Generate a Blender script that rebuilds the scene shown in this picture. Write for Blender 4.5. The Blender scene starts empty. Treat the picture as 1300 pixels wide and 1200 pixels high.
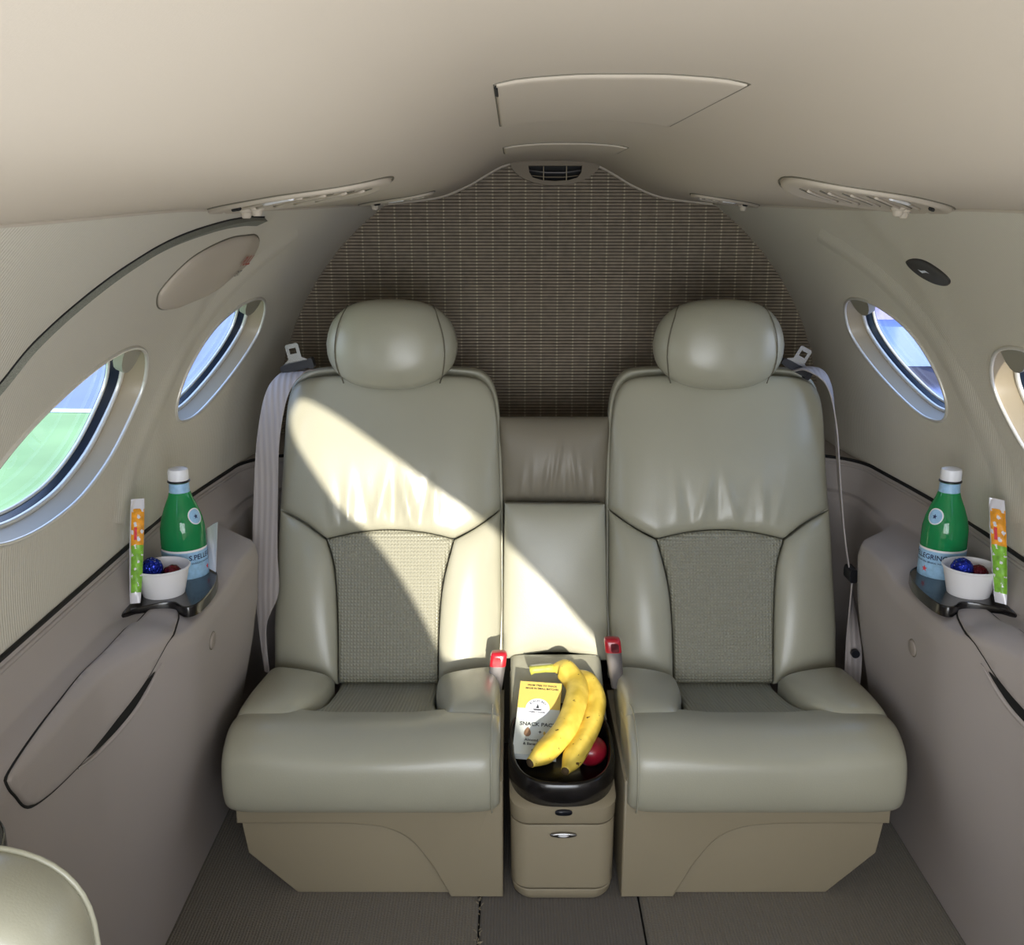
import bpy, bmesh, math, random
from mathutils import Vector, Matrix, noise
from mathutils.geometry import delaunay_2d_cdt
random.seed(7)
S=bpy.context.scene; COL=S.collection
PI=math.pi
# ------------------------------------------------------------------ camera, world, sun, lights, exposure
cam=bpy.data.cameras.new('camera'); cam.sensor_width=36; cam.lens=36; cam.clip_start=.02
co=bpy.data.objects.new('camera',cam); COL.objects.link(co)
co.location=(-.09,0,1.2); co.rotation_euler=(math.radians(90-14.45),0,0); S.camera=co
S.view_settings.view_transform='Standard'; S.view_settings.look='None'
S.view_settings.exposure=0.0; S.view_settings.gamma=1; S.view_settings.use_curve_mapping=False
W=bpy.data.worlds.new('sky'); S.world=W; W.use_nodes=True
nt=W.node_tree; nt.nodes.clear()
wo=nt.nodes.new('ShaderNodeOutputWorld'); wb=nt.nodes.new('ShaderNodeBackground')
wt=nt.nodes.new('ShaderNodeTexCoord'); wsx=nt.nodes.new('ShaderNodeSeparateXYZ'); wr=nt.nodes.new('ShaderNodeValToRGB')
nt.links.new(wt.outputs['Generated'],wsx.inputs[0]); nt.links.new(wsx.outputs['Z'],wr.inputs[0])
wr.color_ramp.elements[0].position=0; wr.color_ramp.elements[0].color=(.88,.93,1,1)
wr.color_ramp.elements[1].position=.6; wr.color_ramp.elements[1].color=(.35,.55,1,1)
nt.links.new(wr.outputs[0],wb.inputs[0]); wb.inputs[1].default_value=3.2
nt.links.new(wb.outputs[0],wo.inputs[0])
SX,SB=-.10,.16                                     # sun travels (SX,1,-SB)
sl=bpy.data.lights.new('sun','SUN'); sl.energy=6.8; sl.angle=math.radians(.5); sl.color=(1,.93,.80)
so=bpy.data.objects.new('sun',sl); COL.objects.link(so); so.location=(2,-6,3)
so.rotation_euler=Vector((SX,1,-SB)).to_track_quat('-Z','Y').to_euler()
def area(name,loc,to,sx,sy,e,c):
    l=bpy.data.lights.new(name,'AREA'); l.shape='RECTANGLE'; l.size=sx; l.size_y=sy; l.energy=e; l.color=c
    o=bpy.data.objects.new(name,l); COL.objects.link(o); o.location=loc
    o.rotation_euler=(Vector(to)-Vector(loc)).to_track_quat('-Z','Z').to_euler()
area('cockpit_daylight',(0,-.22,.80),(0,1.6,.62),1.0,.6,14,(.90,.95,1))  # added fill lamp standing in for sky light from the cockpit
area('cabin_daylight',(-.1,.30,.55),(0,1.1,1.3),.7,.5,1.1,(1,.93,.82))  # added upward fill lamp in place of light bounced onto the ceiling
# ------------------------------------------------------------------ helpers
def lin(c): return tuple(((v/255)/12.92 if v/255<=.04045 else ((v/255+.055)/1.055)**2.4) for v in c)
def mat(name,rgb,rough=.5,metal=0,noise_s=0,noise_a=0,bump_s=0,bump=0,spec=.5,coat=0,grid=0,gridd=0,rib=None,sheen=0,voro=False,coord='Object',bscale=None):
    m=bpy.data.materials.new(name); m.use_nodes=True; t=m.node_tree; b=t.nodes['Principled BSDF']
    c=lin(rgb)+(1,)
    b.inputs['Base Color'].default_value=c; b.inputs['Roughness'].default_value=rough; b.inputs['Metallic'].default_value=metal
    b.inputs['Specular IOR Level'].default_value=spec; b.inputs['Coat Weight'].default_value=coat; b.inputs['Coat Roughness'].default_value=.08
    b.inputs['Sheen Weight'].default_value=sheen
    tc=t.nodes.new('ShaderNodeTexCoord').outputs[coord]
    if noise_a:
        n=t.nodes.new('ShaderNodeTexNoise'); n.inputs['Scale'].default_value=noise_s; n.inputs['Detail'].default_value=5
        t.links.new(tc,n.inputs['Vector'])
        r=t.nodes.new('ShaderNodeMapRange'); r.inputs[1].default_value=.3; r.inputs[2].default_value=.7; r.inputs[3].default_value=1-noise_a; r.inputs[4].default_value=1+noise_a
        t.links.new(n.outputs[0],r.inputs[0])
        mx=t.nodes.new('ShaderNodeMix'); mx.data_type='RGBA'; mx.blend_type='MULTIPLY'; mx.inputs[0].default_value=1
        mx.inputs[6].default_value=c; t.links.new(r.outputs[0],mx.inputs[7]); t.links.new(mx.outputs[2],b.inputs['Base Color'])
    h=None
    if bump:
        if voro:
            n=t.nodes.new('ShaderNodeTexVoronoi')
        else:
            n=t.nodes.new('ShaderNodeTexNoise'); n.inputs['Detail'].default_value=3
        n.inputs['Scale'].default_value=bump_s
        if bscale:
            mp=t.nodes.new('ShaderNodeMapping'); mp.inputs['Scale'].default_value=bscale; t.links.new(tc,mp.inputs[0]); t.links.new(mp.outputs[0],n.inputs['Vector'])
        else: t.links.new(tc,n.inputs['Vector'])
        bp=t.nodes.new('ShaderNodeBump'); bp.inputs['Strength'].default_value=bump; bp.inputs['Distance'].default_value=.002
        t.links.new(n.outputs[0],bp.inputs['Height']); t.links.new(bp.outputs[0],b.inputs['Normal']); h=bp
    if rib or grid:
        s=t.nodes.new('ShaderNodeSeparateXYZ'); t.links.new(tc,s.inputs[0])
        def wave(ax,pitch):
            a=t.nodes.new('ShaderNodeMath'); a.operation='MULTIPLY'; a.inputs[1].default_value=2*PI/pitch; t.links.new(s.outputs[ax],a.inputs[0])
            q=t.nodes.new('ShaderNodeMath'); q.operation='SINE'; t.links.new(a.outputs[0],q.inputs[0]); return q.outputs[0]
        if rib: hv=wave(rib[0],rib[1]); dep=rib[2]; dk=rib[3]
        else:
            p=t.nodes.new('ShaderNodeMath'); p.operation='MINIMUM'; t.links.new(wave(0,grid),p.inputs[0]); t.links.new(wave(2 if gridd==0 else 1,grid),p.inputs[1])
            hv=p.outputs[0]; dep=.8; dk=.22
        bp=t.nodes.new('ShaderNodeBump'); bp.inputs['Strength'].default_value=dep; bp.inputs['Distance'].default_value=.0015
        t.links.new(hv,bp.inputs['Height'])
        if h: t.links.new(h.outputs[0],bp.inputs['Normal'])
        t.links.new(bp.outputs[0],b.inputs['Normal'])
        r=t.nodes.new('ShaderNodeMapRange'); r.inputs[1].default_value=-1; r.inputs[2].default_value=1; r.inputs[3].default_value=1-dk; r.inputs[4].default_value=1
        t.links.new(hv,r.inputs[0]); mx=t.nodes.new('ShaderNodeMix'); mx.data_type='RGBA'; mx.blend_type='MULTIPLY'; mx.inputs[0].default_value=1
        mx.inputs[6].default_value=c; t.links.new(r.outputs[0],mx.inputs[7]); t.links.new(mx.outputs[2],b.inputs['Base Color'])
    return m
M={}
M['leather']=mat('leather',(174,172,154),.33,coat=.22,noise_s=6,noise_a=.04,bump_s=420,bump=.10,spec=.55)
M['leather_perf']=mat('leather_perf',(172,170,152),.45,bump_s=420,bump=.08,grid=.0068,spec=.45)
M['leather_perf_flat']=mat('leather_perf_flat',(172,170,152),.45,bump_s=420,bump=.08,grid=.0068,gridd=1,spec=.45)
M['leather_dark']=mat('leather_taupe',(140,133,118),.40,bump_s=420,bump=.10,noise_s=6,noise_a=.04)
M['plinth']=mat('plinth',(158,147,124),.42,bump_s=600,bump=.08)
M['seam']=mat('seam',(112,107,92),.6)
M['gap']=mat('gap',(14,14,15),.7)
M['headliner']=mat('headliner',(195,184,168),.75,bump_s=700,bump=.05,noise_s=3,noise_a=.015)
M['wall']=mat('wall_fabric',(214,208,193),.85,rib=(1,.006,.18,.045),bump_s=300,bump=.1)
M['wallplain']=mat('wall_plain',(214,208,193),.8,bump_s=500,bump=.1)
M['band']=mat('band',(132,133,122),.9,bump_s=900,bump=.8,noise_s=900,noise_a=.25)
M['panel']=mat('side_panel',(172,163,158),.55,bump_s=900,bump=.10,noise_s=4,noise_a=.02)
M['trimmetal']=mat('window_trim',(226,222,212),.28,.35)
M['reveal']=mat('reveal',(162,148,124),.38)
M['ringdark']=mat('ring_dark',(34,44,58),.25)
M['tab']=mat('tab',(150,145,128),.5)
M['reed']=mat('reed',(134,121,103),.65,noise_s=60,noise_a=.14)
M['reedback']=mat('reedback',(70,61,52),.85)
M['thread']=mat('thread',(172,160,136),.8)
M['carpet']=mat('carpet',(120,112,99),.95,rib=(0,.0055,.4,.14),bump_s=330,bump=1,noise_s=260,noise_a=.18,sheen=.2)
M['carpetmid']=mat('carpet_mid',(104,97,88),.95,rib=(0,.0055,.4,.14),bump_s=600,bump=.7,sheen=.2)
M['webbing']=mat('webbing',(176,168,166),.55,rib=(0,.012,.3,.12))
M['blackplastic']=mat('blackplastic',(24,26,34),.35)
M['blackgloss']=mat('blackgloss',(20,18,19),.24,coat=.35,noise_s=45,noise_a=.7,spec=.5)
M['steel']=mat('steel',(170,170,170),.25,1)
M['red']=mat('buckle_red',(196,30,48),.3,coat=.5)
M['buckle']=mat('buckle_body',(120,116,116),.35,.4)
M['white']=mat('white_plastic',(240,240,242),.35)
M['paper']=mat('paper_cup',(238,236,238),.55)
M['cap']=mat('cap_disc',(158,147,138),.5)
M['bluefoil']=mat('bluefoil',(30,50,170),.22,.6,voro=True,bump_s=220,bump=1,noise_s=120,noise_a=.5)
M['silverfoil']=mat('silverfoil',(200,205,225),.2,.7)
M['redfoil']=mat('redfoil',(120,24,36),.25,.4,voro=True,bump_s=220,bump=1)
M['orange']=mat('orange_print',(238,160,40),.35,noise_s=90,noise_a=.25)
M['green']=mat('green_print',(128,186,56),.35,noise_s=90,noise_a=.3)
M['foil']=mat('wrapper_white',(232,230,236),.25,.1)
M['yellowcard']=mat('yellowcard',(236,206,110),.6)
M['whitecard']=mat('whitecard',(222,228,224),.6)
M['ink']=mat('ink',(52,56,62),.7)
M['almond']=mat('almond',(150,118,92),.7,noise_s=400,noise_a=.2)
M['seal']=mat('seal_white',(236,240,252),.5)
M['apple']=mat('apple',(140,20,40),.3,coat=.3,noise_s=30,noise_a=.35)
M['banana_tip']=mat('banana_tip',(74,58,34),.8)
M['lblue']=mat('label_blue',(158,200,232),.4,noise_s=120,noise_a=.12)
M['navy']=mat('label_navy',(26,44,92),.5)
M['redstar']=mat('label_red',(226,70,80),.5)
M['pinkred']=mat('warning_red',(176,70,56),.6)
M['grass']=mat('grass',(150,176,108),.9,noise_s=.8,noise_a=.18,coord='Object')
M['apron']=mat('apron',(140,146,178),.9,noise_s=.5,noise_a=.08)
M['apronwhite']=mat('apron_white',(235,236,240),.8)
M['cart']=mat('cart_blue',(96,120,168),.4)
M['cartdark']=mat('cart_purple',(86,84,128),.4)
M['partition']=mat('partition',(196,186,168),.8)
# banana: yellow with green ends and dark flecks
M['leather'].node_tree.nodes['Principled BSDF'].inputs['Coat Roughness'].default_value=.22
def banana_mat():
    m=bpy.data.materials.new('banana'); m.use_nodes=True; t=m.node_tree; b=t.nodes['Principled BSDF']; b.inputs['Roughness'].default_value=.45
    tc=t.nodes.new('ShaderNodeTexCoord').outputs['Object']
    n=t.nodes.new('ShaderNodeTexNoise'); n.inputs['Scale'].default_value=34; t.links.new(tc,n.inputs[0])
    r=t.nodes.new('ShaderNodeValToRGB'); r.color_ramp.elements[0].position=.35; r.color_ramp.elements[0].color=lin((214,184,70))+(1,)
    r.color_ramp.elements[1].position=.65; r.color_ramp.elements[1].color=lin((240,212,96))+(1,); t.links.new(n.outputs[0],r.inputs[0])
    n2=t.nodes.new('ShaderNodeTexNoise'); n2.inputs['Scale'].default_value=95; n2.inputs['Detail'].default_value=2; t.links.new(tc,n2.inputs[0])
    r2=t.nodes.new('ShaderNodeMath'); r2.operation='GREATER_THAN'; r2.inputs[1].default_value=.725; t.links.new(n2.outputs[0],r2.inputs[0])
    mx=t.nodes.new('ShaderNodeMix'); mx.data_type='RGBA'; t.links.new(r2.outputs[0],mx.inputs[0]); t.links.new(r.outputs[0],mx.inputs[6]); mx.inputs[7].default_value=lin((92,66,30))+(1,)
    t.links.new(mx.outputs[2],b.inputs['Base Color']); return m
M['banana']=banana_mat()
def clear_mat(name,tint,refl=.12,body=None,bw=0,rough=.03):
    m=bpy.data.materials.new(name); m.use_nodes=True; t=m.node_tree; t.nodes.clear()
    o=t.nodes.new('ShaderNodeOutputMaterial'); tr=t.nodes.new('ShaderNodeBsdfTransparent'); tr.inputs[0].default_value=tint+(1,)
    gl=t.nodes.new('ShaderNodeBsdfGlossy'); gl.inputs['Roughness'].default_value=rough
    lw=t.nodes.new('ShaderNodeLayerWeight'); pw=t.nodes.new('ShaderNodeMath'); pw.operation='POWER'; pw.inputs[1].default_value=5; t.links.new(lw.outputs['Facing'],pw.inputs[0])
    fr=t.nodes.new('ShaderNodeMath'); fr.operation='MULTIPLY_ADD'; fr.inputs[1].default_value=.5; fr.inputs[2].default_value=refl*.4; t.links.new(pw.outputs[0],fr.inputs[0])
    a=tr.outputs[0]
    if body:
        d=t.nodes.new('ShaderNodeBsdfDiffuse'); d.inputs[0].default_value=lin(body)+(1,)
        tl=t.nodes.new('ShaderNodeBsdfTranslucent'); tl.inputs[0].default_value=lin(body)+(1,)
        m0=t.nodes.new('ShaderNodeMixShader'); m0.inputs[0].default_value=.5; t.links.new(d.outputs[0],m0.inputs[1]); t.links.new(tl.outputs[0],m0.inputs[2])
        m1=t.nodes.new('ShaderNodeMixShader'); m1.inputs[0].default_value=bw; t.links.new(a,m1.inputs[1]); t.links.new(m0.outputs[0],m1.inputs[2]); a=m1.outputs[0]
    m2=t.nodes.new('ShaderNodeMixShader'); t.links.new(fr.outputs[0],m2.inputs[0]); t.links.new(a,m2.inputs[1]); t.links.new(gl.outputs[0],m2.inputs[2]); t.links.new(m2.outputs[0],o.inputs[0])
    return m
M['glass']=clear_mat('window_glass',(.93,.96,1))
M['bottleglass']=clear_mat('bottle_green',(.10,.62,.33),body=(56,200,124),bw=.70)
M['water']=clear_mat('water_green',(.20,.62,.36),body=(40,170,100),bw=.5)

def obj(name,me,m=None,parent=None,smooth=True):
    if isinstance(me,bmesh.types.BMesh):
        b=me; me=bpy.data.meshes.new(name); b.to_mesh(me); b.free()
    o=bpy.data.objects.new(name,me); COL.objects.link(o)
    if m is not None:
        for q in (m if isinstance(m,(list,tuple)) else [m]): me.materials.append(M[q] if isinstance(q,str) else q)
    if smooth and hasattr(me,'polygons'):
        me.polygons.foreach_set('use_smooth',[True]*len(me.polygons))
    if parent: o.parent=parent; o.matrix_parent_inverse=Matrix.Translation(-parent.location) if parent.type=='EMPTY' else Matrix()
    return o
def mesh(name,V,F,m=None,parent=None,smooth=True,sharp=None):
    me=bpy.data.meshes.new(name); me.from_pydata([tuple(v) for v in V],[],F); me.update()
    b=bmesh.new(); b.from_mesh(me); bmesh.ops.recalc_face_normals(b,faces=b.faces); b.to_mesh(me); b.free()
    o=obj(name,me,m,parent,smooth)
    if sharp and smooth: me.set_sharp_from_angle(angle=math.radians(sharp))
    return o
def thing(name,label,cat,loc,group=None):
    o=bpy.data.objects.new(name,None); COL.objects.link(o); o.location=loc; o.empty_display_size=.05
    o['label']=label; o['category']=cat
    if group: o['group']=group
    return o
def tag(o,label,cat,group=None):
    o['label']=label; o['category']=cat
    if group: o['group']=group
    return o
def struct(o): o['kind']='structure'; return o
def crom(P,n=8,closed=True):
    P=[Vector(p) for p in P]; out=[]; N=len(P); R=range(N if closed else N-1)
    for i in R:
        if closed: a,b,c,d=P[i-1],P[i],P[(i+1)%N],P[(i+2)%N]
        else: a,b,c,d=P[max(i-1,0)],P[i],P[i+1],P[min(i+2,N-1)]
        for k in range(n):
            t=k/n; out.append(.5*((2*b)+(c-a)*t+(2*a-5*b+4*c-d)*t*t+(3*b-a-3*c+d)*t**3))
    if not closed: out.append(P[-1])
    return out
def loft(loops,cap0=True,cap1=True,closed=True):
    V=[];F=[];n=len(loops[0])
    for L in loops: V+=list(L)
    for i in range(len(loops)-1):
        for j in range(n if closed else n-1):
            k=(j+1)%n; F.append((i*n+j,i*n+k,(i+1)*n+k,(i+1)*n+j))
    if cap0: F.append(tuple(range(n)))
    if cap1: F.append(tuple(range((len(loops)-1)*n,len(loops)*n)))
    return V,F
def tubeVF(path,r,n=8,closed=False,flat=1.0,up=Vector((0,0,1))):
    path=[Vector(p) for p in path]; loops=[]; N=len(path)
    for i,p in enumerate(path):
        a=path[(i-1)%N] if (closed or i>0) else p; b=path[(i+1)%N] if (closed or i<N-1) else p
        t=(b-a).normalized(); s=t.cross(up)
        if s.length<1e-4: s=t.cross(Vector((1,0,0)))
        s.normalize(); u=s.cross(t); rr=r[i] if isinstance(r,(list,tuple)) else r
        loops.append([p+s*(rr*math.cos(2*PI*k/n))+u*(rr*flat*math.sin(2*PI*k/n)) for k in range(n)])
    if closed: loops.append(loops[0])
    return loft(loops,not closed,not closed)
def tube(name,path,r,m,parent=None,n=8,closed=False,flat=1.0,up=Vector((0,0,1))):
    V,F=tubeVF(path,r,n,closed,flat,up); return mesh(name,V,F,m,parent)
def merge(parts):
    V=[];F=[]
    for v,f in parts:
        o=len(V); V+=list(v); F+=[tuple(i+o for i in q) for q in f]
    return V,F
def lathe(name,prof,m,parent,loc=(0,0,0),n=32,cap=True):
    loops=[[Vector((loc[0]+r*math.cos(2*PI*k/n),loc[1]+r*math.sin(2*PI*k/n),loc[2]+z)) for k in range(n)] for r,z in prof]
    V,F=loft(loops,cap,cap); return mesh(name,V,F,m,parent,sharp=40)
def prism(name,outl,fn,d0,d1,m,parent,bev=.003,sharp=30):
    """outline (a,b) -> fn(a,b,d) between depths d0 (front) and d1, rounded at the front edge"""
    n=len(outl); c=sum((Vector(p) for p in outl),Vector((0,0)))/n
    area2=sum(outl[i][0]*outl[(i+1)%n][1]-outl[(i+1)%n][0]*outl[i][1] for i in range(n)); sg=1 if area2>0 else -1
    def off(k):
        R=[]
        for i in range(n):
            a=Vector(outl[i-1]);b=Vector(outl[i]);e=Vector(outl[(i+1)%n])
            t1=(b-a).normalized();t2=(e-b).normalized();n1=Vector((-t1.y,t1.x))*sg;n2=Vector((-t2.y,t2.x))*sg
            q=(n1+n2); q=q.normalized() if q.length>1e-6 else n1
            R.append(b+q*(k/max(.5,q.dot(n1))))
        return R
    s=1 if d1>d0 else -1; loops=[]
    for a in range(4):
        th=a/3*PI/2; o=off(bev*(1-math.sin(th))); loops.append([Vector(fn(p[0],p[1],d0+s*bev*(1-math.cos(th)))) for p in o])
    loops.append([Vector(fn(p[0],p[1],d1)) for p in outl])
    V,F=loft(loops); return mesh(name,V,F,m,parent,sharp=sharp)
def pillow(name,pos,out,m,parent,n=(28,28),drop=.014,puff=.012,thick=.04,k=8,extra=None,sharp=None,cap=True):
    ns,ntt=n; V=[];F=[]
    out=Vector(out)
    def e(a): return max(0,1-abs(2*a-1)**k)**.5
    for i in range(ns+1):
        s=.5-.5*math.cos(PI*i/ns)
        for j in range(ntt+1):
            t=.5-.5*math.cos(PI*j/ntt); p=Vector(pos(s,t))
            h=-drop*(1-e(s)*e(t))+puff*(1-(2*s-1)**2)*(1-(2*t-1)**2)
            if extra: h+=extra(p,s,t)*min(1,e(s)*e(t)*1.0)
            V.append(p+out*h)
    I=lambda i,j:i*(ntt+1)+j
    for i in range(ns):
        for j in range(ntt): F.append((I(i,j),I(i+1,j),I(i+1,j+1),I(i,j+1)))
    ring=[I(i,0) for i in range(ns)]+[I(ns,j) for j in range(ntt)]+[I(i,ntt) for i in range(ns,0,-1)]+[I(0,j) for j in range(ntt,0,-1)]
    o=len(V); 
    for r in ring: V.append(V[r]-out*thick)
    L=len(ring)
    for a in range(L): b=(a+1)%L; F.append((ring[a],ring[b],o+b,o+a))
    if cap: F.append(tuple(range(o,o+L)))
    return mesh(name,V,F,m,parent,sharp=sharp)
def polyl(P):
    """arc-length param function through points"""
    P=[Vector(p) for p in P]; d=[0]
    for a,b in zip(P,P[1:]): d.append(d[-1]+(b-a).length)
    def f(t):
        x=t*d[-1]
        for i in range(len(P)-1):
            if x<=d[i+1] or i==len(P)-2:
                q=(x-d[i])/max(1e-9,d[i+1]-d[i]); return P[i].lerp(P[i+1],q)
    return f
def coons(c0,c1,l0,l1):
    """c0,c1: bottom/top f(s); l0,l1: left/right f(t)"""
    A,B,C_,D=c0(0),c0(1),c1(0),c1(1)
    def f(s,t):
        return (c0(s)*(1-t)+c1(s)*t)+(l0(t)*(1-s)+l1(t)*s)-(A*(1-s)*(1-t)+B*s*(1-t)+C_*(1-s)*t+D*s*t)
    return f
def text_mesh(s,size,ext=0,align='CENTER'):
    c=bpy.data.curves.new('t','FONT'); c.body=s; c.size=size; c.extrude=ext; c.align_x=align; c.align_y='CENTER'; c.resolution_u=3; c.offset=size*.018
    o=bpy.data.objects.new('t',c); COL.objects.link(o); dg=bpy.context.evaluated_depsgraph_get()
    me=bpy.data.meshes.new_from_object(o.evaluated_get(dg)); me.materials.clear(); bpy.data.objects.remove(o); bpy.data.curves.remove(c); return me
def text_on(name,s,size,fn,m,parent,align='CENTER',bold=0):
    me=text_mesh(s,size,0,align)
    b=bmesh.new(); b.from_mesh(me)
    bmesh.ops.subdivide_edges(b,edges=[e for e in b.edges if e.calc_length()>size*.4],cuts=2)
    b.to_mesh(me); b.free()
    for v in me.vertices: v.co=Vector(fn(v.co.x,v.co.y))
    me.update(); return obj(name,me,m,parent,False)
def sm(a,b,x):
    x=min(1,max(0,(x-a)/(b-a)));return x*x*(3-2*x)
def superell(cx,cy,a,b,n=40,e=2.5):
    out=[]
    for i in range(n):
        t=2*PI*i/n; c,s=math.cos(t),math.sin(t)
        out.append((cx+a*math.copysign(abs(c)**(2/e),c),cy+b*math.copysign(abs(s)**(2/e),s)))
    return out
def inpoly(p,P):
    x,y=p;c=False;n=len(P);j=n-1
    for i in range(n):
        xi,yi=P[i][0],P[i][1];xj,yj=P[j][0],P[j][1]
        if (yi>y)!=(yj>y) and x<(xj-xi)*(y-yi)/(yj-yi)+xi: c=not c
        j=i
    return c
def cdt_fill(outer,holes,step,mask=None):
    """triangulate a 2-D region with holes on a grid; returns verts2d, faces"""
    V=[];E=[]
    for L in [outer]+holes:
        o=len(V); V+=[Vector((p[0],p[1])) for p in L]; E+=[(o+i,o+(i+1)%len(L)) for i in range(len(L))]
    xs=[p[0] for p in outer];ys=[p[1] for p in outer]
    sx,sy=step if isinstance(step,tuple) else (step,step)
    bd=list(V)
    y=min(ys)+sy/2
    while y<max(ys):
        x=min(xs)+sx/2
        while x<max(xs):
            if inpoly((x,y),outer) and not any(inpoly((x,y),h) for h in holes):
                if len(bd)>700 or min((abs(b.x-x)+abs(b.y-y)) for b in bd)>.35*min(sx,sy): V.append(Vector((x,y)))
            x+=sx
        y+=sy
    r=delaunay_2d_cdt(V,E,[],0,1e-7); v2=r[0];F=[]
    for f in r[2]:
        c=sum((v2[i] for i in f),Vector((0,0)))/len(f)
        if inpoly(c,outer) and not any(inpoly(c,h) for h in holes): F.append(tuple(f))
    return v2,F
# ------------------------------------------------------------------ cabin surfaces
ZC=.66; Y0,Y1=-.30,2.50
def RS(Y): return .73-.058*sm(1.7,2.5,Y)
def shellP(m,Y,a,off=0):                 # a = arc length above the axis height at nominal radius .70
    R=RS(Y)-off-.004*math.exp(-((Y-1.74)/.05)**2); ph=a/.70
    if a<0: return Vector((m*R,Y,ZC+a))
    return Vector((m*R*math.cos(ph),Y,ZC+R*math.sin(ph)))
def za(Y,z): return .70*math.asin((z-ZC)/RS(Y))
def lw_xz(Y,v):
    xs=.61+.055*sm(.85,.98,Y)-.073*sm(1.27,1.55,Y)-.008*sm(1.6,1.85,Y)+.082*sm(1.90,1.99,Y)
    zs=.578-.0145*sm(1.44,1.50,Y)*(1-sm(1.72,1.78,Y))
    k=min(1,max(0,(.69-xs)/.1)); X0=RS(Y)-.003
    P=[(0,X0,.655),(.10,X0-.009,.62),(.18,X0-.024,zs+.012),(.26,xs+.03*k+.004,zs+.001),(.31,xs+.006*k,zs-.010),(.36,xs,zs-.035)]
    n=6;z1=zs-.035
    for i in range(1,n+1):
        z=z1*(1-i/n); P.append((.36+.64*i/n,.672-(.672-xs)*sm(0,.55,z),z))
    for a,b in zip(P,P[1:]):
        if v<=b[0] or b is P[-1]:
            t=(v-a[0])/(b[0]-a[0]);return a[1]+(b[1]-a[1])*t,a[2]+(b[2]-a[2])*t
PE=2.14
def lwP(m,p,v):
    Y=min(p,PE); x,z=lw_xz(Y,v); X0=RS(Y)-.003
    if p<=PE: return Vector((m*x,p,z))
    o=min(X0-x,.125); a=min((p-PE)/.13,PI/2); r=.13-o; ext=max(0,p-PE-.13*PI/2)
    return Vector((m*(X0-.13+r*math.cos(a)-ext),PE+r*math.sin(a),z))
def lwN(m,p,v,off):
    q=lwP(m,p,v); e=.01
    a=lwP(m,p+e,v)-lwP(m,p-e,v); b=lwP(m,p,min(1,v+e))-lwP(m,p,max(0,v-e)); nn=a.cross(b).normalized()
    if nn.x*m>0: nn=-nn
    return q+nn*off
# ---- windows outlines (Y,z)
WIN={ 'a':[(1.617,.935),(1.575,.982),(1.50,1.003),(1.41,1.000),(1.31,.978),(1.20,.938),(1.12,.888),(1.115,.845),(1.17,.808),(1.26,.790),(1.36,.787),(1.45,.798),(1.54,.832),(1.60,.885)],
      'b':[(2.185,.950),(2.165,.992),(2.117,1.020),(2.05,1.026),(1.975,1.014),(1.90,.982),(1.848,.925),(1.828,.868),(1.84,.832),(1.875,.816),(1.94,.815),(2.02,.836),(2.10,.870),(2.16,.910)] }
def wl(key,n=6): return [(p.x,za(p.x,p.y)) for p in crom(WIN[key],n)]
# ---- upper shell with window holes
amin,amax=-.672,.70*PI/2
for m,side in ((-1,'left'),(1,'right')):
    outer=[]; N=56
    for i in range(N): outer.append((Y0+(Y1-Y0)*i/N,amin))
    for i in range(24): outer.append((Y1,amin+(amax-amin)*i/24))
    for i in range(N): outer.append((Y1-(Y1-Y0)*i/N,amax))
    for i in range(24): outer.append((Y0,amax-(amax-amin)*i/24))
    holes=[wl('a'),wl('b')]
    v2,F=cdt_fill(outer,holes,.028)
    o=mesh('wall_'+side,[shellP(m,v.x,v.y) for v in v2],F,'wall'); struct(o)
    bm_=o.data
    for wn,key in (('1' if m<0 else '3','b'),('2' if m<0 else '4','a')):
        L=holes[1] if key=='b' else holes[0]
        cY=sum(p[0] for p in L)/len(L); ca=sum(p[1] for p in L)/len(L)
        def loop(sc,off,L=L,cY=cY,ca=ca,m=m): return [shellP(m,cY+(p[0]-cY)*sc,ca+(p[1]-ca)*sc,-off) for p in L]
        w=thing('window_'+wn,'','',shellP(m,cY,ca,-.03)); del w['label']; del w['category']; struct(w)
        V,F2=tubeVF(loop(1.0,-.001),.0032,6,True,up=Vector((1,0,0))); mesh('rim',V,F2,'trimmetal',w)
        V,F2=loft([loop(1.0,0),loop(.992,.005),loop(.975,.014),loop(.945,.025),loop(.925,.031)],False,False); mesh('reveal',V,F2,'reveal',w)
        V,F2=tubeVF(loop(.925,.031),.0045,6,True,up=Vector((1,0,0))); mesh('frame_ring',V,F2,'trimmetal',w)
        V,F2=loft([loop(.915,.032),loop(.875,.042),loop(.855,.050)],False,False); mesh('seal',V,F2,'ringdark',w)
        V,F2=tubeVF(loop(.855,.046),.003,6,True,up=Vector((1,0,0))); mesh('frame_ring',V,F2,'trimmetal',w)
        g=loop(.862,.049); cc=sum(g,Vector())/len(g); V=[cc]+g; F2=[(0,i+1,(i+1)%len(g)+1) for i in range(len(g))]; mesh('pane',V,F2,'glass',w)
        # shade pull tab at the top rear of the opening
        tp=(1.52,.992) if key=='a' else (2.085,1.018)
        V=[];loops=[]
        for k in range(9):
            th=PI*k/8
            Yk=tp[0]-.040*math.cos(th); dp=.034*math.sin(th)
            a0=za(tp[0],tp[1])+.0
            tilt=-.25*(Yk-tp[0])if key=='a' else -.1*(Yk-tp[0])
            loops.append([shellP(m,Yk,a0+.006+tilt*1.2,-.004),shellP(m,Yk,a0-dp+tilt,-.004),shellP(m,Yk,a0-dp+tilt,-.018),shellP(m,Yk,a0+.006+tilt*1.2,-.018)])
        V,F2=loft(loops); mesh('shade_handle',V,F2,'tab',w,sharp=40)
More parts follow.
